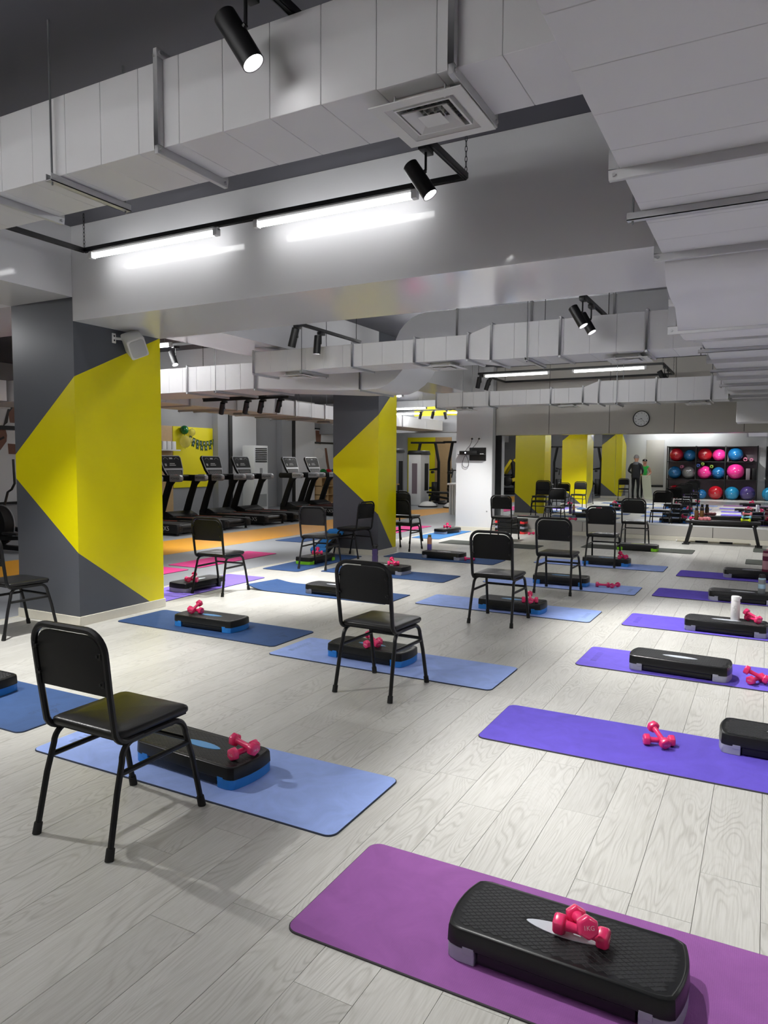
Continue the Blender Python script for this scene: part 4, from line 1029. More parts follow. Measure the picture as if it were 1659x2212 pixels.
# ------------------------------------------------------------------ clock, speaker, shelf, sockets
cl = thing('wall_clock', 'round white wall clock with black rim showing twenty past eight', 'clock', (-2.208, YM-0.02, 2.364), rot=(R(90), 0, 0))
MB().lathe([(0.001, 0), (0.155, 0), (0.155, 0.035), (0.15, 0.04), (0.142, 0.04), (0.142, 0.02), (0.001, 0.02)], n=48).build('rim', 'plastic_black', cl, smooth=True)
MB().cyl((0, 0, 0.02), (0, 0, 0.022), 0.1415, n=48).build('dial', 'clock_face', cl)
for h in range(1, 13):
    a = R(90-30*h); lettering(str(h), 0.036, 'ink', cl, (0.113*math.cos(a), 0.113*math.sin(a), 0.0225), (0, 0, 0), 'numeral')
def hand(ang, L, w_, tail, nm):
    a = R(90-ang); d = Vector((math.cos(a), math.sin(a), 0))
    MB().bar(Vector((0, 0, 0.025))-d*tail, Vector((0, 0, 0.025))+d*L, w_, 0.001).build(nm, 'ink', cl)
hand(251, 0.065, 0.006, 0.02, 'hour_hand'); hand(138, 0.095, 0.004, 0.02, 'minute_hand')
MB().cyl((0, 0, 0.022), (0, 0, 0.028), 0.006, n=12).build('hub', 'ink', cl)
MB().box((-0.018, -0.05, 0.0222), (0.018, -0.046, 0.0226)).build('maker_mark', 'ink', cl)
# speaker on the near column
sn = Vector((0.80, -0.30, -0.52)).normalized(); sq = sn.to_track_quat('Z', 'Y') @ Euler((0, 0, R(28))).to_quaternion()
sp = thing('wall_speaker', 'white cube loudspeaker tilted on the near column', 'speaker', (XC+0.135, 4.90, 2.58), rot=sq.to_euler())
prof = rrect(-0.085, 0.085, -0.1, 0.1, 0.02, 4)
MB().prism(prof, -0.09, 0.09, 'Z').build('cabinet', 'speaker_white', sp, bevel=0.01, seg=3)
MB().prism(rrect(-0.07, 0.07, -0.085, 0.085, 0.03, 5), 0.09, 0.096, 'Z').build('grille', 'speaker_grille', sp, bevel=0.003)
br = tag(MB().box((XC+0.0005, 4.75, 2.585), (XC+0.012, 4.79, 2.675)).build('wall_socket', 'lamp_white', None, bevel=0.003), 'small white mounting plate beside the column loudspeaker', 'wall plate')
for z in (2.61, 2.65): MB().cyl((XC+0.012, 4.77, z), (XC+0.0135, 4.77, z), 0.009, n=10).build('hole', 'ink', br)
MB().tube([(XC+0.012, 4.79, 2.63), (XC+0.03, 4.83, 2.63), (XC+0.07, 4.90, 2.61)], 0.012, n=8).build('bracket_arm', 'speaker_white', br, smooth=True)
# shelf with router on the white pillar
PY = 14.65
sh = thing('wall_shelf', 'dark panel shelf fixed to the white pillar', 'shelf', (-5.55, PY, 1.66))
MB().box((-0.17, -0.012, -0.13), (0.21, -0.0005, 0.15)).build('back_panel', 'plastic_black', sh)
MB().box((-0.40, -0.14, -0.006), (0.20, -0.012, 0.006)).build('ledge', 'plastic_black', sh)
rtb = thing('router', 'black internet box with blue light on the pillar shelf', 'router', (-5.68, PY-0.08, 1.667))
MB().box((-0.23, -0.05, 0), (0.18, 0.05, 0.07)).build('case', 'plastic_black', rtb, bevel=0.004)
MB().cyl((-0.09, -0.053, 0.03), (-0.09, -0.049, 0.03), 0.012, n=10).build('light', 'blue_led', rtb)
for k in range(6): MB().box((-0.05+k*0.03, -0.0515, 0.025), (-0.035+k*0.03, -0.0495, 0.045)).build('port', 'bolt', rtb)
tag(MB().box((-5.46, PY-0.07, 1.667), (-5.38, PY-0.04, 1.68)).build('power_adapter', 'lamp_white', None, bevel=0.003), 'tiny white adapter on the pillar shelf', 'adapter')
for k, x in enumerate((-5.66, -5.50)):
    s_ = thing('wall_socket', 'white power socket on the white pillar, %s one' % ('left', 'right')[k], 'socket', (x, PY, 2.0))
    MB().box((-0.045, -0.012, -0.045), (0.045, -0.0005, 0.045)).build('plate', 'lamp_white', s_, bevel=0.004)
    MB().cyl((0, -0.013, 0), (0, -0.006, 0), 0.024, n=16).build('socket_hole', 'vent_white', s_)
    MB().cyl((0.004, -0.045, 0), (0.004, -0.010, 0), 0.018, n=12).build('plug', 'plastic_black', s_)
def cable(lab, pts): return tag(MB().tube(pts, 0.005, n=6).build('power_cable', 'plastic_black', None, smooth=True), lab, 'cable')
cable('black cable from the left socket down to the shelf', [(-5.656, PY-0.045, 1.99), (-5.66, PY-0.05, 1.93), (-5.70, PY-0.05, 1.85), (-5.76, PY-0.05, 1.79), (-5.80, PY-0.045, 1.735)])
cable('black cable from the right socket down to the shelf', [(-5.497, PY-0.045, 2.0), (-5.52, PY-0.05, 1.93), (-5.58, PY-0.05, 1.86), (-5.64, PY-0.05, 1.80), (-5.66, PY-0.05, 1.738)])
lp = []
for i in range(25):
    a = 2*math.pi*i/24-math.pi/2*0; lp.append((-5.80+0.10*math.sin(a)*(0.35+0.65*(0.5-0.5*math.cos(a))), PY-0.03, 1.64-0.26*(0.5-0.5*math.cos(a))))
cable('black cable hanging in a loop under the shelf', lp)
tag(MB().box((-5.32, PY-0.008, 0.42), (-5.29, PY-0.0005, 0.45)).build('cable_clip', 'ac_grey', None), 'tiny grey clip low on the white pillar', 'clip')

# ------------------------------------------------------------------ treadmills (rear end at +X)
def make_treadmill():
    t = thing('treadmill', '', 'treadmill')
    for s in (-1, 1):
        MB().box((-0.62, s*0.35-0.07, 0.10), (0.60, s*0.35+0.07, 0.225)).build('side_rail', 'tread_black', t, bevel=0.01)
        MB().box((-0.60, s*0.30-0.006, 0.2255), (0.78, s*0.30+0.006, 0.229)).build('stripe', 'tread_orange', t)
        k = MB().prism([(0.30, 0.06), (1.0, 0.05), (1.02, 0.08), (1.02, 0.20), (0.98, 0.235), (0.30, 0.235)], s*0.36-0.075, s*0.36+0.075, 'Y').build('rear_cover', 'tread_black', t, bevel=0.012)
        for zz in (0.11, 0.17): MB().cyl((1.015, s*0.36, zz), (1.025, s*0.36, zz), 0.018, n=10).build('bolt', 'plastic_black', k)
        MB().cyl((0.93, s*0.36, 0.0), (0.93, s*0.36, 0.06), 0.03, 0.022, n=10).build('foot', 'rubber', t)
        MB().cyl((-0.9, s*0.36-0.02, 0.04), (-0.9, s*0.36+0.02, 0.04), 0.04, n=12).build('wheel', 'rubber', t)
        # upright and arm
        u_ = MB().loft([[(-0.98+a, s*0.40-0.035, 0.22), (-0.80+a, s*0.40-0.035, 0.22), (-0.80+a, s*0.40+0.035, 0.22), (-0.98+a, s*0.40+0.035, 0.22)] if z is None else [(z[0], s*0.40-0.035, z[2]), (z[1], s*0.40-0.035, z[2]), (z[1], s*0.40+0.035, z[2]), (z[0], s*0.40+0.035, z[2])] for a, z in ((0, None), (0, (-0.83, -0.66, 0.62)), (0, (-0.70, -0.54, 0.92)), (0, (-0.66, -0.42, 1.04)))])
        u_.build('upright', 'tread_black', t, bevel=0.012)
        MB().prism([(-1.02, 1.06), (-0.98, 1.02), (-0.40, 1.02), (-0.36, 1.06), (-0.36, 1.13), (-0.40, 1.165), (-0.98, 1.165), (-1.02, 1.13)], s*0.40-0.045, s*0.40+0.045, 'Y').build('handrail', 'tread_black', t, bevel=0.012)
        e = MB().prism([(-0.56, 1.015), (-0.26, 1.02), (-0.22, 1.06), (-0.22, 1.13), (-0.26, 1.17), (-0.56, 1.17)], s*0.40-0.05, s*0.40+0.05, 'Y').build('rail_cover', 'tread_silver', t, bevel=0.02, seg=3)
        lettering('POWER', 0.075, 'ink', e, (-0.39, s*0.40-0.0506, 1.09), (R(90), 0, 0))
        lettering('TT-X5', 0.13, 'print_grey', t, (0.62, s*0.36+s*0.0757, 0.145), (R(90), 0, 0 if s < 0 else math.pi))
    MB().box((-0.60, -0.28, 0.19), (0.86, 0.28, 0.212)).build('belt', 'tread_belt', t, bevel=0.004)
    MB().cyl((0.90, -0.28, 0.16), (0.90, 0.28, 0.16), 0.05, n=16).build('roller', 'plastic_black', t, smooth=True)
    MB().box((0.97, -0.28, 0.06), (0.99, 0.28, 0.12)).build('rear_bar', 'tread_black', t)
    MB().box((-0.6, -0.28, 0.10), (0.80, 0.28, 0.185)).build('deck', 'tread_black', t)
    MB().loft([[(x, -w_, z0), (x, w_, z0), (x, w_*0.94, z1), (x, -w_*0.94, z1)] for x, w_, z0, z1 in ((-1.06, 0.34, 0.06, 0.20), (-1.0, 0.42, 0.05, 0.31), (-0.72, 0.42, 0.05, 0.34), (-0.50, 0.42, 0.08, 0.25))]).build('motor_hood', 'tread_black', t, bevel=0.02, seg=3)
    MB().box((-0.58, -0.20, 0.2245), (-0.50, -0.16, 0.2265)).build('warning_label', 'machine_yellow', t)
    MB().box((-0.58, 0.16, 0.2245), (-0.50, 0.20, 0.2265)).build('warning_label', 'machine_yellow', t)
    MB().box((-0.92, -0.36, 1.04), (-0.72, 0.36, 1.15)).build('cross_beam', 'tread_black', t, bevel=0.02, seg=3)
    # console: leaning slab, wider at the top
    cs = bpy.data.objects.new('console', None); 
    ax = Vector((-0.36, 0, 0.93)).normalized(); nr = Vector((0.93, 0, 0.36)).normalized(); o0 = Vector((-0.80, 0, 1.13))
    def P(u, v, w_): return o0+Vector((0, 1, 0))*u+ax*v+nr*w_
    def slab(out, w0, w1, m, nm, par, bev=0.0):
        k = MB(); n = len(out); k.add([P(u, v, w0) for u, v in out]+[P(u, v, w1) for u, v in out], [tuple(range(n-1, -1, -1)), tuple(range(n, 2*n))]+[(i, (i+1) % n, n+(i+1) % n, n+i) for i in range(n)])
        return k.build(nm, m, par, bevel=bev)
    out = [(-0.24, 0.0), (0.24, 0.0), (0.31, 0.16), (0.34, 0.46), (0.30, 0.52), (-0.30, 0.52), (-0.34, 0.46), (-0.31, 0.16)]
    c_ = slab(out, -0.06, 0.0, 'tread_black', 'console', t, 0.012)
    slab([(u*0.97, 0.015+v*0.955) for u, v in out], 0.0, 0.006, 'tread_silver', 'bezel', c_)
    scn = slab([(-0.285, 0.20), (0.285, 0.20), (0.312, 0.455), (0.28, 0.495), (-0.28, 0.495), (-0.312, 0.455)], 0.006, 0.009, 'screen', 'screen', c_)
    slab([(-0.222, 0.022), (0.222, 0.022), (0.262, 0.15), (-0.262, 0.15)], 0.006, 0.009, 'plastic_black', 'keypad', c_)
    k = MB()
    for sx in (-1, 1):
        for i in range(10):
            a0, a1 = R(20+14*i), R(20+14*(i+0.7)); r = 0.075
            k.add([P(sx*0.17+r*q*math.cos(a), 0.385+r*q*math.sin(a), 0.0094) for a, q in ((a0, 1), (a1, 1), (a1, 0.88), (a0, 0.88))], [(0, 1, 2, 3)])
    for a, b, c, d in ((-0.05, 0.05, 0.42, 0.46), (-0.08, 0.08, 0.30, 0.32), (-0.1, 0.1, 0.26, 0.28), (-0.24, -0.18, 0.25, 0.31)):
        k.add([P(a, c, 0.0094), P(b, c, 0.0094), P(b, d, 0.0094), P(a, d, 0.0094)], [(0, 1, 2, 3)])
    tag(k.build('display_marks', 'print_grey', c_), kind='stuff')
    k = MB()
    for i in range(-6, 7):
        for j in range(3): k.add([P(i*0.032+a, 0.045+j*0.032+b, 0.0096) for a, b in ((-0.009, -0.007), (0.009, -0.007), (0.009, 0.007), (-0.009, 0.007))], [(0, 1, 2, 3)])
    tag(k.build('key_marks', 'print_grey', c_), kind='stuff')
    slab([(-0.05, -0.005), (0.05, -0.005), (0.05, 0.03), (-0.05, 0.03)], 0.006, 0.02, 'button_red', 'stop_button', c_)
    bpy.data.objects.remove(cs)
    return t
tm = make_treadmill()
for i, (y, lab) in enumerate(((10.85, 'black treadmill whose front hides behind the near column'), (12.25, 'black treadmill with the leftmost visible silver framed console'), (13.62, 'black treadmill with the second console from the left'),
        (14.75, 'black treadmill in front of the tall air conditioner'), (16.92, 'black treadmill second from the far column'), (18.05, 'black treadmill partly behind the far column'))):
    o = tm if i == 0 else copy_tree(tm)
    o.location = (-11.17, y, 0); tag(o, lab, 'treadmill', 'treadmills in a row')

# ------------------------------------------------------------------ outer gym wall: piers, frames, posters
WX = -14.2
for i, (y0, y1, m) in enumerate(((16.0, 16.45, 'grey_wall'), (16.6, 17.75, 'white_paint'), (19.1, 19.65, 'grey_wall'), (19.8, 21.0, 'white_paint'), (10.7, 11.3, 'grey_wall'), (5.6, 6.2, 'grey_wall'))):
    tag(struct(MB().box((WX, y0, 0), (WX+0.22, y1, ZC-0.003)).build('pier', m)), ('grey wall pier just right of the yellow accent wall', 'white wall pier behind the tall air conditioner', 'grey wall pier right of the tall air conditioner', 'white wall pier left of the leg poster', 'grey wall pier hidden behind the near column', 'grey wall pier left of the athlete poster')[i], 'pier')
for i, y in enumerate((16.52, 19.72)):
    tag(struct(MB().box((WX, y-0.07, 0), (WX+0.26, y+0.07, ZC-0.003)).build('window_%d' % (i+1), 'black_rail')), 'black upright frame bar on the outer wall, %s one' % ('left', 'right')[i], 'frame')
# yellow wall with bunting
yw = sbox('wall_gym_accent', (WX+0.001, 14.42, 0.75), (WX+0.03, 15.99, 2.42), 'wall_yellow', 'bright yellow accent wall with bunting behind the treadmills', 'wall')
sbox('wall_gym_accent', (WX+0.001, 11.3, 0.0), (WX+0.02, 14.41, 2.42), 'wood_light', 'wood toned wall area left of the yellow accent wall', 'wall')
shf = thing('wall_shelf', 'pale shelf with white goods left of the yellow wall', 'shelf', (WX+0.02, 13.98, 1.78))
MB().box((0, -0.5, -0.03), (0.3, 0.42, 0.0)).build('board', 'lamp_white', shf)
for k, y in enumerate((-0.15, 0.02, 0.2)):
    tag(MB().box((WX+0.06, 13.98+y, 1.781), (WX+0.24, 13.98+y+0.14, 2.0)).build('storage_box', 'lamp_white', None, bevel=0.01), 'white box on the shelf beside yellow wall, %s' % ('left', 'middle', 'right')[k], 'box', 'white boxes on the shelf')
def balloon(y, z, r, m, lab):
    t = thing('balloon', lab, 'balloon', (WX+0.04+r, y, z), group='party balloons')
    MB().ball((0, 0, 0), r, 20, 12, 1.08).build('skin', m, t, smooth=True)
    MB().cyl((0, 0, -r*1.08-0.02), (0, 0, -r*1.06), 0.014, 0.004, n=8).build('knot', m, t)
def wpx(x, y): p = at(x, y, X=WX+0.05); return p.y, p.z
for (x, y, r, m, lab) in ((392, 929, 0.115, 'balloon_green', 'dark green balloon on the yellow wall'), (391, 954, 0.16, 'balloon_clear', 'large clear balloon below the green one'),
        (409, 934, 0.10, 'balloon_clear', 'small clear balloon right of the green one'), (407, 951, 0.075, 'balloon_clear', 'small clear balloon beside the large clear one')):
    balloon(*wpx(x, y), r, m, lab)
def bunting(y0, y1, z, sag, n, lab, letters):
    t = thing('bunting', lab, 'bunting', (WX+0.045, y0, z)); pts = []
    for i in range(n):
        s = (i+0.5)/n; y = (y1-y0)*s; zz = -sag*4*s*(1-s)
        f = link('flag', FLAG, t); f.location = (0, y, zz); f.rotation_euler = (R(-28*(0.5-s)*2*sag/0.25), 0, 0)
        lettering(letters[i % len(letters)], 0.085, 'print_white', f, (0.004, 0, -0.065), (R(90), 0, R(90)))
    for i in range(21):
        s = i/20; pts.append((0, (y1-y0)*s, -sag*4*s*(1-s)))
    MB().tube(pts, 0.003, n=4).build('string', 'ink', t)
FLAG = MB().prism([(-0.05, 0.0), (0.05, 0.0), (0.05, -0.15), (0.0, -0.115), (-0.05, -0.15)], -0.0015, 0.0025, 'X').mesh('flag', 'bunting')
p0, p1 = wpx(409, 940), wpx(472, 938)
bunting(p0[0], p1[0], p0[1]+0.02, 0.17, 9, 'upper string of dark green letter flags on yellow wall', 'AMACAMAII')
p0, p1 = wpx(414, 953), wpx(466, 957)
bunting(p0[0], p1[0], p0[1]+0.04, 0.16, 6, 'lower string of dark green letter flags on yellow wall', 'RARNAR')
# air conditioner
ac = thing('air_conditioner', 'tall white floor standing air conditioner behind the treadmills', 'air conditioner', (-13.55, 17.15, 0))
MB().box((-0.22, -0.33, 0), (0.22, 0.33, 1.95)).build('cabinet', 'ac_white', ac, bevel=0.012)
for k in range(8): MB().box((0.221, -0.27, 1.46+k*0.055), (0.235, 0.27, 1.49+k*0.055)).build('louvre', 'vent_dark', ac)
MB().box((0.2205, -0.06, 0.92), (0.226, 0.06, 1.28)).build('panel', 'ac_grey', ac); MB().box((-0.10, -0.336, 1.40), (-0.04, -0.3305, 1.62)).build('energy_label', 'machine_yellow', ac)
MB().box((0.2205, -0.26, 0.12), (0.226, 0.26, 0.5)).build('intake', 'ac_grey', ac)
# window posters: tall prints with a plain athletic figure
def poster(y0, y1, z0, z1, lab, shapes):
    t = thing('wall_poster', lab, 'poster', (WX, (y0+y1)/2, z0)); W, H = (y1-y0)/2, z1-z0
    MB().box((0.001, -W, 0), (0.02, W, H)).build('print', 'white_paint', t)
    for k, (m, pol) in enumerate(shapes):
        n = len(pol); MB().prism([(a*W, b*H) for a, b in pol], 0.0205+0.0006*k, 0.0209+0.0006*k, 'X').build('printed_shape', m, t)
    for a, b in (((0.0, -W-0.05, -0.05), (0.05, W+0.05, 0.0)), ((0.0, -W-0.05, H), (0.05, W+0.05, H+0.05)), ((0.0, -W-0.05, 0), (0.05, -W, H)), ((0.0, W, 0), (0.05, W+0.05, H))): MB().box(a, b).build('frame', 'black_rail', t)
    MB().box((0.025, -W, H*0.69), (0.05, W, H*0.73)).build('frame_bar', 'black_rail', t)
fig = [('skin_dark', [(0.02, 0.50), (0.12, 0.46), (0.30, 0.60), (0.26, 0.70), (0.15, 0.72), (0.08, 0.60)]),
       ('lamp_white', [(0.27, 0.56), (0.80, 0.54), (0.82, 0.70), (0.60, 0.76), (0.30, 0.73)]),
       ('skin_dark', [(0.30, 0.46), (0.75, 0.45), (0.80, 0.545), (0.29, 0.56)]),
       ('skin_dark', [(0.34, 0.76), (0.50, 0.76), (0.54, 0.86), (0.50, 0.92), (0.36, 0.92), (0.32, 0.84)]),
       ('hair', [(0.30, 0.88), (0.36, 0.95), (0.52, 0.95), (0.56, 0.90), (0.40, 0.91), (0.33, 0.86), (0.30, 0.76), (0.22, 0.72)]),
       ('hair', [(0.16, 0.585), (0.24, 0.61), (0.23, 0.63), (0.15, 0.605)])]
poster(7.9, 10.6, 0.6, 2.8, 'window print of an athlete in white top left of near column', fig)
leg = [('skin_dark', [(-0.75, 0.70), (-0.35, 0.68), (-0.3, 0.98), (-0.8, 0.98)]), ('lamp_white', [(-0.9, 0.35), (-0.2, 0.38), (0.0, 0.52), (-0.5, 0.60), (-0.9, 0.55)]),
       ('skin_dark', [(0.0, 0.60), (0.18, 0.60), (0.35, 0.3), (0.55, 0.0), (0.35, 0.0), (0.12, 0.3)])]
poster(21.2, 22.7, 1.0, 2.62, 'window print with legs of an athlete left of far column', leg)
# small wooden shelf unit below the second poster
wu = thing('shelf_unit', 'low light wood cubby unit below the far poster', 'shelf', (-13.95, 21.9, 0))
for z in (0, 0.3, 0.6, 0.9): MB().box((-0.2, -0.8, z), (0.2, 0.8, z+0.025)).build('board', 'wood_light', wu)
for y in (-0.8, -0.4, 0, 0.4, 0.775): MB().box((-0.2, y, 0.025), (0.2, y+0.025, 0.9)).build('divider', 'wood_light', wu)
MB().box((-0.205, -0.8, 0), (-0.2, 0.825, 0.925)).build('back', 'wood_light', wu)
for k in range(3): tag(MB().ball((-13.95, 21.5+k*0.35, 0.925+0.15), 0.15, 16, 10).build('ball', ('balloon_green', 'ball_red', 'ball_blue')[k], None, smooth=True), '%s ball on the low wooden cubby unit' % ('green', 'red', 'blue')[k], 'ball')

# elliptical trainer seen left of the near column
el = thing('elliptical_trainer', 'black elliptical trainer half hidden behind the near column', 'exercise machine', (-10.7, 7.35, 0))
MB().box((-0.75, -0.06, 0.03), (0.75, 0.06, 0.10)).build('base_beam', 'tread_black', el, bevel=0.01)
for x in (-0.7, 0.7): MB().box((x-0.05, -0.3, 0.0), (x+0.05, 0.3, 0.06)).build('floor_bar', 'tread_black', el, bevel=0.01)
MB().cyl((-0.45, -0.08, 0.42), (-0.45, 0.08, 0.42), 0.32, n=28).build('flywheel_cover', 'tread_black', el, bevel=0.01)
MB().lathe([(0.30, -0.085), (0.33, -0.085), (0.33, -0.095), (0.30, -0.095)], (-0.45, 0, 0.42), 28, axis='Y').build('trim_ring', 'tread_silver', el, smooth=True)
for s in (-1, 1):
    MB().bar((-0.5, s*0.16, 0.3+0.1*s), (0.35, s*0.16, 0.26), 0.05, 0.06).build('pedal_arm', 'tread_black', el)
    MB().box((0.0, s*0.16-0.07, 0.30), (0.36, s*0.16+0.07, 0.34)).build('pedal', 'plastic_black', el, bevel=0.01)
    MB().tube([(-0.55, s*0.2, 0.7), (-0.5, s*0.24, 0.95), (-0.42, s*0.26, 1.0), (-0.34, s*0.26, 1.1), (-0.36, s*0.26, 1.5)], 0.02, n=8).build('swing_handle', 'plastic_black', el, smooth=True)
MB().bar((-0.6, 0, 0.6), (-0.75, 0, 1.4), 0.08, 0.06).build('mast', 'tread_black', el); MB().box((-0.82, -0.2, 1.38), (-0.74, 0.2, 1.62)).build('console', 'tread_black', el, bevel=0.01)

# ------------------------------------------------------------------ far gym behind the far column
def cable_machine(x, y, rz, lab):
    t = thing('cable_machine', lab, 'exercise machine', (x, y, 0), R(rz), group='black cable machines')
    for s in (-1, 1):
        MB().tube([(s*0.42, 0, 0.02), (s*0.42, 0, 1.5), (s*0.30, 0, 2.12), (s*0.28, 0, 2.2)], 0.05, n=8, square=True).build('upright', 'black_metal', t)
        MB().box((s*0.42-0.35*0.4, -0.5, 0), (s*0.42+0.35*0.4, 0.5, 0.05)).build('base', 'black_metal', t, bevel=0.005)
        MB().tube([(s*0.35, 0.1, 1.25), (s*0.1, -0.25, 1.2), (s*0.1, -0.35, 0.95)], 0.025, n=8).build('lever', 'black_metal', t)
        MB().box((s*0.25-0.12, 0.1, 0.05), (s*0.25+0.12, 0.3, 0.75)).build('weight_stack', 'plastic_black', t, bevel=0.005)
        MB().cyl((s*0.25, -0.32, 1.12), (s*0.25, -0.12, 1.12), 0.05, n=12).build('roller_pad', 'vinyl', t)
    MB().bar((-0.65, 0, 2.2), (0.65, 0, 2.2), 0.07, 0.07).build('pull_up_bar', 'black_metal', t)
    MB().bar((-0.42, 0, 1.2), (0.42, 0, 1.2), 0.04, 0.04).build('cross_bar', 'bolt', t)
    MB().box((-0.2, -0.5, 0.5), (0.2, -0.15, 0.58)).build('seat', 'vinyl', t, bevel=0.02)
    MB().bar((0, -0.3, 0.05), (0, -0.3, 0.5), 0.07, 0.07).build('seat_post', 'black_metal', t)
    return t
cable_machine(-11.1, 24.2, 10, 'black cable machine with overhead bar, left of two')
cable_machine(-9.6, 23.6, -8, 'black cable machine with overhead bar, middle of three'); cable_machine(-8.2, 23.2, 5, 'black cable machine mostly behind the white pillar')
def cabinet(x, y, h, lab, dark):
    t = thing('weight_tower', lab, 'exercise machine', (x, y, 0))
    MB().box((-0.24, -0.35, 0.0), (0.24, 0.35, h)).build('housing', 'ac_grey' if dark else 'ac_white', t, bevel=0.02)
    MB().prism([(-0.28, h), (0.28, h), (0.24, h+0.14), (-0.24, h+0.14)], -0.37, 0.37, 'Y').build('top_cap', 'plastic_black', t, bevel=0.02)
    MB().box((0.241, -0.05, 0.5), (0.246, 0.25, h-0.3)).build('window', 'screen', t); MB().box((-0.1, -0.3535, 0.4), (0.1, -0.351, h-0.3)).build('grille', 'rack_back', t)
cabinet(-11.55, 22.3, 1.82, 'grey weight tower just right of the far column', True); cabinet(-10.65, 22.5, 1.74, 'white weight tower with black cap before cable machines', False)
wt = thing('side_table', 'small wood topped table with black legs beyond the stacked chairs', 'table', (-11.3, 21.1, 0))
MB().box((-0.45, -0.3, 0.72), (0.45, 0.3, 0.76)).build('top', 'wood_light', wt)
for sx in (-1, 1):
    for sy in (-1, 1): MB().box((sx*0.42-0.02, sy*0.27-0.02, 0), (sx*0.42+0.02, sy*0.27+0.02, 0.72)).build('leg', 'black_metal', wt)
gb = thing('weight_bench', 'low black adjustable bench beyond the orange walkway', 'bench', (-9.6, 22.3, 0), R(-6))
MB().box((-0.62, -0.14, 0.42), (0.62, 0.14, 0.49)).build('pad', 'vinyl', gb, bevel=0.02)
MB().bar((-0.6, 0, 0.36), (0.6, 0, 0.2), 0.07, 0.07).build('spine', 'black_metal', gb)
for x in (-0.6, 0.6): MB().box((x-0.05, -0.25, 0), (x+0.05, 0.25, 0.08)).build('floor_bar', 'black_metal', gb); MB().bar((x, 0, 0.05), (x*0.75, 0, 0.42), 0.06, 0.06).build('leg', 'black_metal', gb)
for k, (x, y) in enumerate(((-9.9, 21.62), (-9.0, 21.62))):
    t = thing('balance_dome', 'flat white balance disc lying under the bench, %s' % ('left', 'right')[k], 'balance disc', (x, y, 0), group='white balance discs')
    MB().lathe([(0.001, 0.0), (0.32, 0.0), (0.33, 0.04), (0.29, 0.05), (0.001, 0.05)], n=24).build('base', 'plastic_black', t, smooth=True)
    MB().lathe([(0.29, 0.05), (0.27, 0.1), (0.15, 0.17), (0.001, 0.19)], n=24).build('dome', 'disc_white', t, smooth=True)
cn = thing('fluted_counter', 'pale fluted counter partly behind the white pillar', 'counter', (-7.35, 19.3, 0))
MB().box((-0.62, -0.4, 0), (0.9, 0.4, 0.84)).build('core', 'ac_grey', cn)
fm_ = MB().cyl((0, 0, 0), (0, 0, 0.84), 0.035, n=10).mesh('flute', 'vent_white', smooth=True)
for k in range(20): o = link('flute', fm_, cn); o.location = (-0.60+k*0.078, -0.40, 0.0)
for k in range(10): o = link('flute', fm_, cn); o.location = (-0.62, -0.36+k*0.078, 0.0)
MB().box((-0.68, -0.46, 0.841), (0.92, 0.44, 0.89)).build('counter_top', 'lamp_white', cn, bevel=0.004)
tag(MB().box((-7.7, 19.1, 0.891), (-7.2, 19.35, 0.95)).build('folded_towel', 'plastic_black', None, bevel=0.02), 'dark folded towel on the fluted counter', 'towel')
sbox('wall_gym_accent', (-12.8, 25.97, 0.0), (-11.6, 25.999, 2.46), 'wall_yellow', 'yellow painted end wall strip behind grey weight tower', 'wall')
sbox('wall_gym_accent', (-11.59, 25.97, 0.0), (-10.9, 25.999, 2.46), 'wood_light', 'wood clad end wall strip beside the yellow one', 'wall')
sbox('wall_gym_accent', (-8.3, 25.97, 0.6), (-7.6, 25.999, 2.46), 'wall_yellow', 'narrow yellow end wall strip beside the white pillar', 'wall')

# ------------------------------------------------------------------ ball rack behind the camera, seen in the mirror
RY0, RY1 = -2.96, -2.38
rk = thing('ball_rack', 'wide black three tier rack full of exercise balls', 'rack', (-2.0, -2.67, 0))
K = 1.0125; PX = tuple(K*q for q in (-3.70, -2.60, -1.50, -0.34))
for x in PX:
    for y in (-0.28, 0.28): MB().box((x+2.0-0.02, y-0.02, 0), (x+2.0+0.02, y+0.02, 2.22)).build('post', 'rack_black', rk)
for z in (0.84, 1.58, 2.20): MB().box((PX[0]+1.98, -0.27, z-0.03), (PX[-1]+2.02, 0.27, z)).build('shelf', 'rack_black', rk)
MB().box((PX[0]+1.98, -0.295, 0.03), (PX[-1]+2.02, -0.285, 2.2)).build('back_panel', 'rack_back', rk)
def ball(x, z, r, c, lab, y=-2.64):
    x, r = x*K, r*1.02
    t = thing('exercise_ball', lab, 'exercise ball', (x, y, z), group='exercise balls on the rack')
    MB().ball((0, 0, r), r, 32, 20).build('shell', 'ball_'+c, t, smooth=True)
    m = MB()
    for k in range(-3, 4):
        if k == 0: continue
        a = R(k*14); m.lathe([(r*math.cos(a)*1.0, r*math.sin(a)-0.004), (r*math.cos(a)+0.004, r*math.sin(a)), (r*math.cos(a)*1.0, r*math.sin(a)+0.004)], (0, 0, r), 28)
    tag(m.build('ridges', 'ball_'+c, t, smooth=True), kind='stuff')
    MB().cyl((0, r*0.995, r), (0, r+0.006, r), 0.018, n=10).build('valve', 'lamp_white', t)
ball(-3.37, 1.582, 0.27, 'red', 'red exercise ball at the left end of the top shelf'); ball(-2.85, 1.582, 0.24, 'blue', 'blue exercise ball second on the top shelf')
ball(-2.28, 1.582, 0.27, 'red', 'red exercise ball in the middle of the top shelf'); ball(-1.745, 1.582, 0.25, 'pink', 'pink exercise ball on the top shelf'); ball(-1.14, 1.582, 0.28, 'blue', 'blue exercise ball at right on the top shelf')
ball(-3.42, 0.842, 0.26, 'blue', 'blue exercise ball at the left end of the middle shelf'); ball(-2.88, 0.842, 0.26, 'silver', 'silver grey exercise ball on the middle shelf')
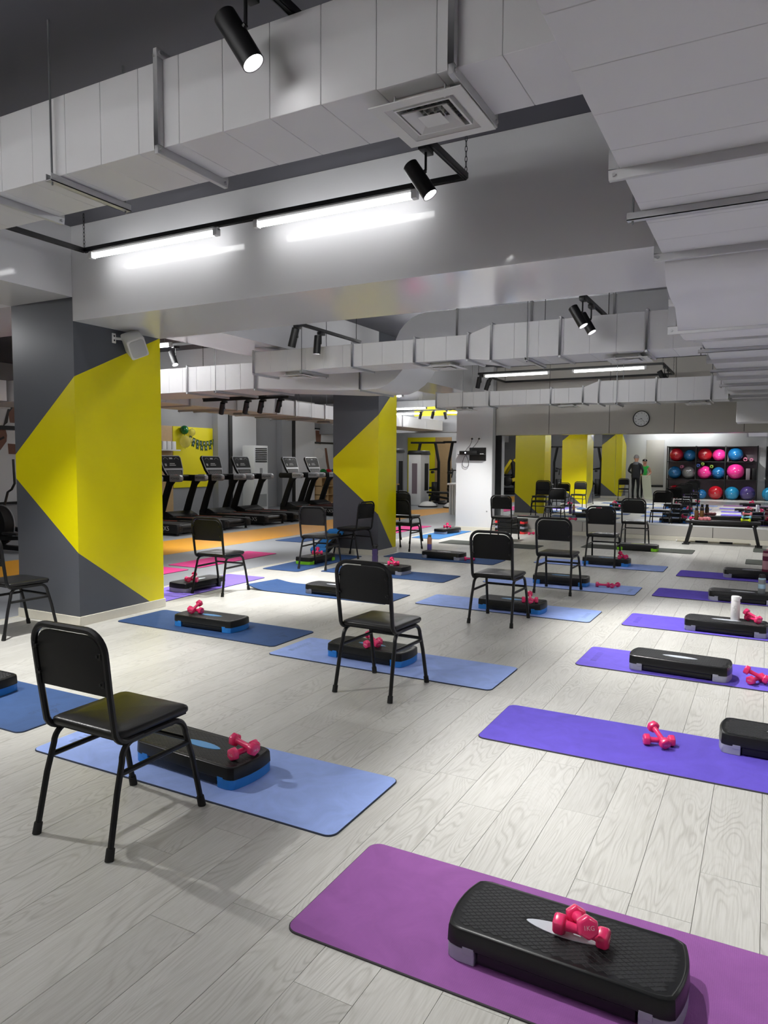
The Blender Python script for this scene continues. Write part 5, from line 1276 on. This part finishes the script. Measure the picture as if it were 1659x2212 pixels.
ball(-2.27, 0.842, 0.27, 'pink', 'pink exercise ball in the centre bay of middle shelf'); ball(-1.75, 0.842, 0.25, 'blue', 'blue exercise ball in the centre bay of middle shelf'); ball(-1.12, 0.842, 0.32, 'pink', 'large pink exercise ball at right on the middle shelf', y=-2.62)
ball(-3.38, 0.0, 0.28, 'red', 'red exercise ball on the floor at the left of the rack'); ball(-2.85, 0.0, 0.24, 'purple', 'purple exercise ball on the floor behind reflected chairs')
ball(-1.83, 0.0, 0.28, 'red', 'red exercise ball on the floor in the middle bay'); ball(-1.225, 0.0, 0.27, 'sky', 'blue exercise ball on the floor beside the purple one'); ball(-0.65, 0.0, 0.285, 'purple', 'purple exercise ball on the floor at the right')
ball(-2.36, 0.0, 0.2, 'blue', 'small blue exercise ball low in the middle bay')
ball(0.12, 0.0, 0.27, 'sky', 'blue exercise ball on the floor right of the rack')
def roll(x, z, r, m, lab):
    t = thing('rolled_mat', lab, 'rolled mat', (x*K, -2.6, z), group='rolled mats among the balls'); pts = []; m_ = MB()
    for i in range(49):
        s = i/48; a = s*2*math.pi*2.4; q = r*(0.5+0.5*s); pts.append((q*math.cos(a), q*math.sin(a)))
    vs = []; n = len(pts)
    for y in (-0.22, 0.26):
        for k, (a, b) in enumerate(pts):
            d = math.hypot(a, b); vs += [(a, y, b+r), (a*(1-0.009/d), y, b*(1-0.009/d)+r)]
    fs = []
    for i in range(n-1):
        o = 2*n; fs += [(2*i, 2*i+2, o+2*i+2, o+2*i), (2*i+1, o+2*i+1, o+2*i+3, 2*i+3), (2*i, 2*i+1, 2*i+3, 2*i+2), (o+2*i, o+2*i+2, o+2*i+3, o+2*i+1)]
    m_.add(vs, fs); m_.build('spiral', m, t, smooth=True)
roll(-0.78, 1.582, 0.085, 'roll_pink', 'pink rolled mat at right on the top shelf'); roll(-0.56, 1.582, 0.07, 'roll_pink', 'loosely rolled pink mat at the end of the top shelf')
roll(-3.13, 1.28, 0.07, 'roll_pink', 'pink rolled mat wedged between blue and silver balls'); roll(-2.50, 1.335, 0.07, 'roll_blue', 'blue rolled mat wedged beside the silver ball')
roll(-2.33, 1.405, 0.065, 'roll_green', 'olive green rolled mat above the pink ball, left'); roll(-2.0, 1.30, 0.07, 'roll_green', 'olive green rolled mat above the pink ball, right')
tag(MB().box((-0.75, -2.8, 0.842), (-0.60, -2.5, 1.30)).build('storage_box', 'rack_back', None, bevel=0.004), 'brown box on the middle shelf beside the large pink ball', 'box')
tag(MB().box((-0.52, -2.8, 0.842), (-0.38, -2.5, 1.30)).build('storage_box', 'plastic_black', None, bevel=0.004), 'black box at the right end of the middle shelf', 'box')
# rear wall dressing: grey boards, dark door
tag(MB().box((-4.68, -2.999, 0.55), (-3.95, -2.975, 2.5)).build('wall_board', 'panel', None, bevel=0.003), 'grey wall board beside the ball rack, seen in the mirror', 'board')
tag(MB().box((-4.68, -2.999, 0.45), (-3.95, -2.96, 0.54)).build('wall_rail', 'rack_black', None), 'black rail under the grey wall board', 'rail')
dr = struct(thing('door_1', 'dark door right of the ball rack with an orange hexagon', 'door', (0.55, -2.99, 0)))
MB().box((-0.6, -0.008, 0), (0.6, 0.03, 2.2)).build('leaf', 'rack_black', dr)
MB().prism([(0.2*math.cos(R(60*k)), 1.25+0.2*math.sin(R(60*k))) for k in range(6)], 0.031, 0.034, 'Y').build('hexagon_sign', 'tread_orange', dr)
MB().tube([(-0.5, 0.03, 1.0), (-0.5, 0.08, 1.0), (-0.38, 0.08, 1.0)], 0.01, n=8).build('handle', 'bolt', dr)
# yellow plate machine behind the camera on the gym side
lm = thing('leg_press', 'yellow and black plate loaded machine seen in the mirror', 'exercise machine', (-10.55, -2.2, 0), R(0))
MB().box((-0.9, -0.3, 0.10), (0.9, 0.3, 0.30)).build('base', 'black_metal', lm, bevel=0.01)
for s in (-1, 1):
    MB().bar((-0.75, s*0.3, 0.35), (0.35, s*0.3, 0.72), 0.12, 0.16).build('sled_rail', 'machine_yellow', lm, bevel=0.01)
    MB().bar((0.25, s*0.3, 1.62), (0.72, s*0.3, 1.25), 0.10, 0.12).build('arm', 'machine_yellow', lm, bevel=0.01)
    MB().bar((0.72, s*0.3, 1.25), (0.55, s*0.3, 0.45), 0.10, 0.12).build('arm', 'machine_yellow', lm, bevel=0.01)
    MB().bar((-0.35, s*0.25, 0.9), (0.1, s*0.25, 1.6), 0.10, 0.12).build('post', 'machine_yellow', lm, bevel=0.01)
    MB().cyl((0.0, s*0.36, 0.62), (0.0, s*0.55, 0.62), 0.22, n=24).build('weight_plate', 'plastic_black', lm, bevel=0.01)
MB().bar((0.1, 0, 1.62), (0.3, 0, 0.3), 0.12, 0.5, hint=Vector((0, 1, 0))).build('frame', 'black_metal', lm, bevel=0.01)
MB().box((-0.45, -0.25, 0.85), (0.1, 0.25, 0.95)).build('pad', 'vinyl', lm, bevel=0.03)
MB().box((-1.1, -0.35, 0.0), (1.0, 0.35, 0.10)).build('skid', 'black_metal', lm, bevel=0.01)
for k, (x, y) in enumerate(((-8.1, -2.2), (-7.1, -3.4))): cable_machine(x, y, 180, 'black cable machine behind the camera, %s' % ('left', 'right')[k])
# ------------------------------------------------------------------ people
def person(name_lab, loc, rz, H, J, E, part_mat, extra):
    me = bpy.data.meshes.new('body'); names = list(J); ix = {n: i for i, n in enumerate(names)}
    me.from_pydata([J[n][0] for n in names], [(ix[a], ix[b]) for a, b, _ in E], [])
    o = bpy.data.objects.new('body', me); col.objects.link(o)
    sk_ = o.modifiers.new('skin', 'SKIN'); sk_.use_smooth_shade = True
    for n in names:
        v = me.skin_vertices[0].data[ix[n]]; r = J[n][1]; v.radius = (r, r) if not isinstance(r, tuple) else r; v.use_root = (n == 'pelvis')
    sb = o.modifiers.new('sub', 'SUBSURF'); sb.levels = 2; sb.render_levels = 2
    dg = bpy.context.evaluated_depsgraph_get(); ev = bpy.data.meshes.new_from_object(o.evaluated_get(dg)); bpy.data.objects.remove(o)
    ev.materials.clear(); tags = []
    for _, _, t_ in E:
        if t_ not in tags: tags.append(t_)
    for t_ in tags: ev.materials.append(MAT[part_mat[t_]])
    seg = [(Vector(J[a][0]), Vector(J[b][0]), tags.index(t_)) for a, b, t_ in E]
    for p in ev.polygons:
        c = p.center; best = None
        for a, b, t_ in seg:
            ab = b-a; k = max(0, min(1, (c-a).dot(ab)/max(1e-9, ab.length_squared))); d = (c-(a+ab*k)).length
            if best is None or d < best[0]: best = (d, t_)
        p.material_index = best[1]; p.use_smooth = True
    t = thing('person', name_lab, 'person', loc, R(rz), 'two people standing behind the camera')
    link('body', ev, t)
    return t
def skeleton(H, hands, arm, sh=0.19, hip=0.10, fem=False):
    s = H/1.76; J = {}; E = []
    def j(n, p, r): J[n] = (tuple(q*s for q in p), r if isinstance(r, tuple) else r*s)
    j('pelvis', (0, 0, 0.94), (0.13*s, 0.10*s)); j('waist', (0, 0, 1.10), (0.125*s, 0.095*s)); j('chest', (0, 0, 1.30), (0.155*s, 0.105*s)); j('collar', (0, 0.0, 1.42), (0.10*s, 0.08*s))
    j('neck', (0, 0.01, 1.50), 0.055); j('jaw', (0, 0.03, 1.575), (0.068*s, 0.075*s)); j('skull', (0, 0.02, 1.66), (0.082*s, 0.098*s)); j('crown', (0, 0.01, 1.725), (0.055*s, 0.065*s)); j('nose', (0, 0.122, 1.605), 0.014)
    E += [('pelvis', 'waist', 'torso'), ('waist', 'chest', 'torso'), ('chest', 'collar', 'torso'), ('collar', 'neck', 'skin'), ('neck', 'jaw', 'skin'), ('jaw', 'skull', 'skin'), ('skull', 'crown', 'skin'), ('jaw', 'nose', 'skin')]
    for q, sx in (('l', -1), ('r', 1)):
        e, w_ = arm[q]
        j('sh'+q, (sx*sh, 0, 1.40), 0.062); j('el'+q, e, 0.048); j('wr'+q, w_, 0.032)
        E += [('collar', 'sh'+q, 'torso'), ('sh'+q, 'el'+q, 'sleeve'), ('el'+q, 'wr'+q, 'fore')]
        d = Vector(hands[q]).normalized(); W = Vector(w_); pm_ = W+d*0.06; j('palm'+q, pm_, (0.036*s, 0.018*s)); E.append(('wr'+q, 'palm'+q, 'skin'))
        side = d.cross(Vector((0, 0, 1))); side = side.normalized() if side.length > 0.1 else Vector((1, 0, 0))
        for k, (off, L) in enumerate(((-0.027, 0.062), (-0.009, 0.075), (0.009, 0.072), (0.027, 0.055))):
            a = pm_+d*0.045+side*off; b = a+d*L*0.55+Vector((0, 0, -0.006)); c = b+d*L*0.35+Vector((0, 0, -0.02))
            j('f%d%s0' % (k, q), a, 0.0095); j('f%d%s1' % (k, q), b, 0.0088); j('f%d%s2' % (k, q), c, 0.0078)
            E += [('palm'+q, 'f%d%s0' % (k, q), 'skin'), ('f%d%s0' % (k, q), 'f%d%s1' % (k, q), 'skin'), ('f%d%s1' % (k, q), 'f%d%s2' % (k, q), 'skin')]
        a = pm_+side*0.04*(-sx)+d*0.0; b = a+side*0.02*(-sx)+d*0.04; j('t%s0' % q, a, 0.011); j('t%s1' % q, b, 0.009); E += [('palm'+q, 't%s0' % q, 'skin'), ('t%s0' % q, 't%s1' % q, 'skin')]
        j('hip'+q, (sx*hip, 0, 0.90), 0.092); j('kn'+q, (sx*hip*1.05, 0.015, 0.50), 0.060); j('ca'+q, (sx*hip*1.05, -0.015, 0.36), 0.056); j('an'+q, (sx*hip*1.08, 0.0, 0.085), 0.038); j('to'+q, (sx*hip*1.3, 0.15, 0.035), 0.035); j('he'+q, (sx*hip*1.08, -0.05, 0.04), 0.038)
        E += [('pelvis', 'hip'+q, 'legs'), ('hip'+q, 'kn'+q, 'legs'), ('kn'+q, 'ca'+q, 'legs'), ('ca'+q, 'an'+q, 'legs'), ('an'+q, 'to'+q, 'shoe'), ('an'+q, 'he'+q, 'shoe')]
    return J, E
def face(t, s):
    for sx in (-1, 1):
        e = MB().ball((sx*0.032*s, 0.103*s, 1.645*s), 0.012*s, 12, 8).build('eye', 'lamp_white', t, smooth=True); MB().ball((sx*0.032*s, 0.112*s, 1.645*s), 0.006*s, 10, 6).build('iris', 'ink', e, smooth=True)
        MB().lathe([(0.001, -0.01*s), (0.022*s, -0.008*s), (0.026*s, 0.0), (0.02*s, 0.008*s), (0.001, 0.006*s)], (sx*0.088*s, 0.012*s, 1.63*s), 12, axis='X').build('ear', 'skin', t, smooth=True)
    MB().tube([(-0.024*s, 0.097*s, 1.562*s), (0, 0.105*s, 1.56*s), (0.024*s, 0.097*s, 1.562*s)], 0.006*s, n=6).build('mouth', 'button_red', t, smooth=True)
J, E = skeleton(1.80, dict(l=(0.3, 0.9, 0.1), r=(-0.3, 0.9, 0.1)), dict(l=((-0.30, -0.03, 1.14), (-0.20, 0.16, 1.02)), r=((0.30, -0.03, 1.14), (0.20, 0.16, 1.02))), sh=0.20)
man = person('person in dark padded jacket and grey beanie seen from behind', (-4.80, -1.1, 0), 195, 1.80, J, E, dict(torso='jacket', sleeve='jacket', fore='jacket', skin='skin', legs='trousers', shoe='plastic_black'), None)
s = 1.80/1.76; face(man, s)
MB().lathe([(0.098*s, 1.655*s), (0.107*s, 1.66*s), (0.106*s, 1.70*s), (0.092*s, 1.745*s), (0.06*s, 1.785*s), (0.02*s, 1.80*s), (0.001, 1.80*s)], (0, 0.015, 0), 20).build('beanie', 'beanie', man, smooth=True)
MB().lathe([(0.13*s, 1.40*s), (0.125*s, 1.44*s), (0.10*s, 1.50*s), (0.085*s, 1.51*s), (0.075*s, 1.47*s), (0.07*s, 1.42*s)], (0, -0.01, 0), 20).build('hood', 'hoodie', man, smooth=True)
rr_ = []
for z, a, b in ((0.86, 0.175, 0.145), (0.95, 0.185, 0.15), (1.05, 0.18, 0.142), (1.18, 0.185, 0.14), (1.30, 0.195, 0.14), (1.40, 0.175, 0.115), (1.44, 0.12, 0.09)):
    rr_.append([(a*s*math.cos(2*math.pi*k/24), b*s*math.sin(2*math.pi*k/24), z*s) for k in range(24)])
MB().loft(rr_).build('jacket', 'jacket', man, smooth=True)
J, E = skeleton(1.66, dict(l=(0.4, 0.8, -0.3), r=(-0.4, 0.8, -0.3)), dict(l=((-0.26, 0.0, 1.15), (-0.12, 0.22, 1.03)), r=((0.27, 0.0, 1.15), (0.12, 0.22, 1.03))), sh=0.165, hip=0.09)
wo = person('person in green top and black cap holding a pale mat', (-4.57, -1.85, 0), -14, 1.66, J, E, dict(torso='green_shirt', sleeve='skin', fore='skin', skin='skin', legs='trousers', shoe='shoe'), None)
s = 1.66/1.76; face(wo, s)
MB().lathe([(0.100*s, 1.665*s), (0.104*s, 1.67*s), (0.102*s, 1.71*s), (0.085*s, 1.745*s), (0.04*s, 1.765*s), (0.001, 1.77*s)], (0, 0.015, 0), 20).build('cap', 'plastic_black', wo, smooth=True)
MB().prism([(-0.07, 0.08), (0.07, 0.08), (0.06, 0.17), (0, 0.19), (-0.06, 0.17)], 1.67*s, 1.678*s, 'Z').build('cap_brim', 'plastic_black', wo)
MB().cyl((0.0, 0.112, 1.71*s), (0.0, 0.117, 1.712*s), 0.02, n=12).build('cap_badge', 'print_white', wo)
MB().tube([(0, -0.08, 1.66*s), (0, -0.12, 1.60*s), (0, -0.13, 1.50*s), (0, -0.12, 1.42*s)], 0.03, n=8, rr=[0.03, 0.035, 0.03, 0.012]).build('hair', 'hair', wo, smooth=True)
# pale mat hanging from the hands down to the floor
hm = MB(); pts = [(0.0, 0.98), (0.02, 0.9), (0.05, 0.7), (0.10, 0.45), (0.17, 0.2), (0.24, 0.07), (0.34, 0.015), (0.6, 0.006), (0.95, 0.006)]
rings = []
for x, z in pts: rings.append([(x, -0.20, z), (x, 0.20, z), (x+0.006, 0.20, z+0.004), (x+0.006, -0.20, z+0.004)])
hm.loft(rings); o = hm.build('exercise_mat', 'sheet', None, smooth=True, ang=60); o.location = (-4.46, -1.54, 0); o.rotation_euler.z = R(52)
tag(o, 'pale cream mat hanging from the hands of the person in green', 'mat')
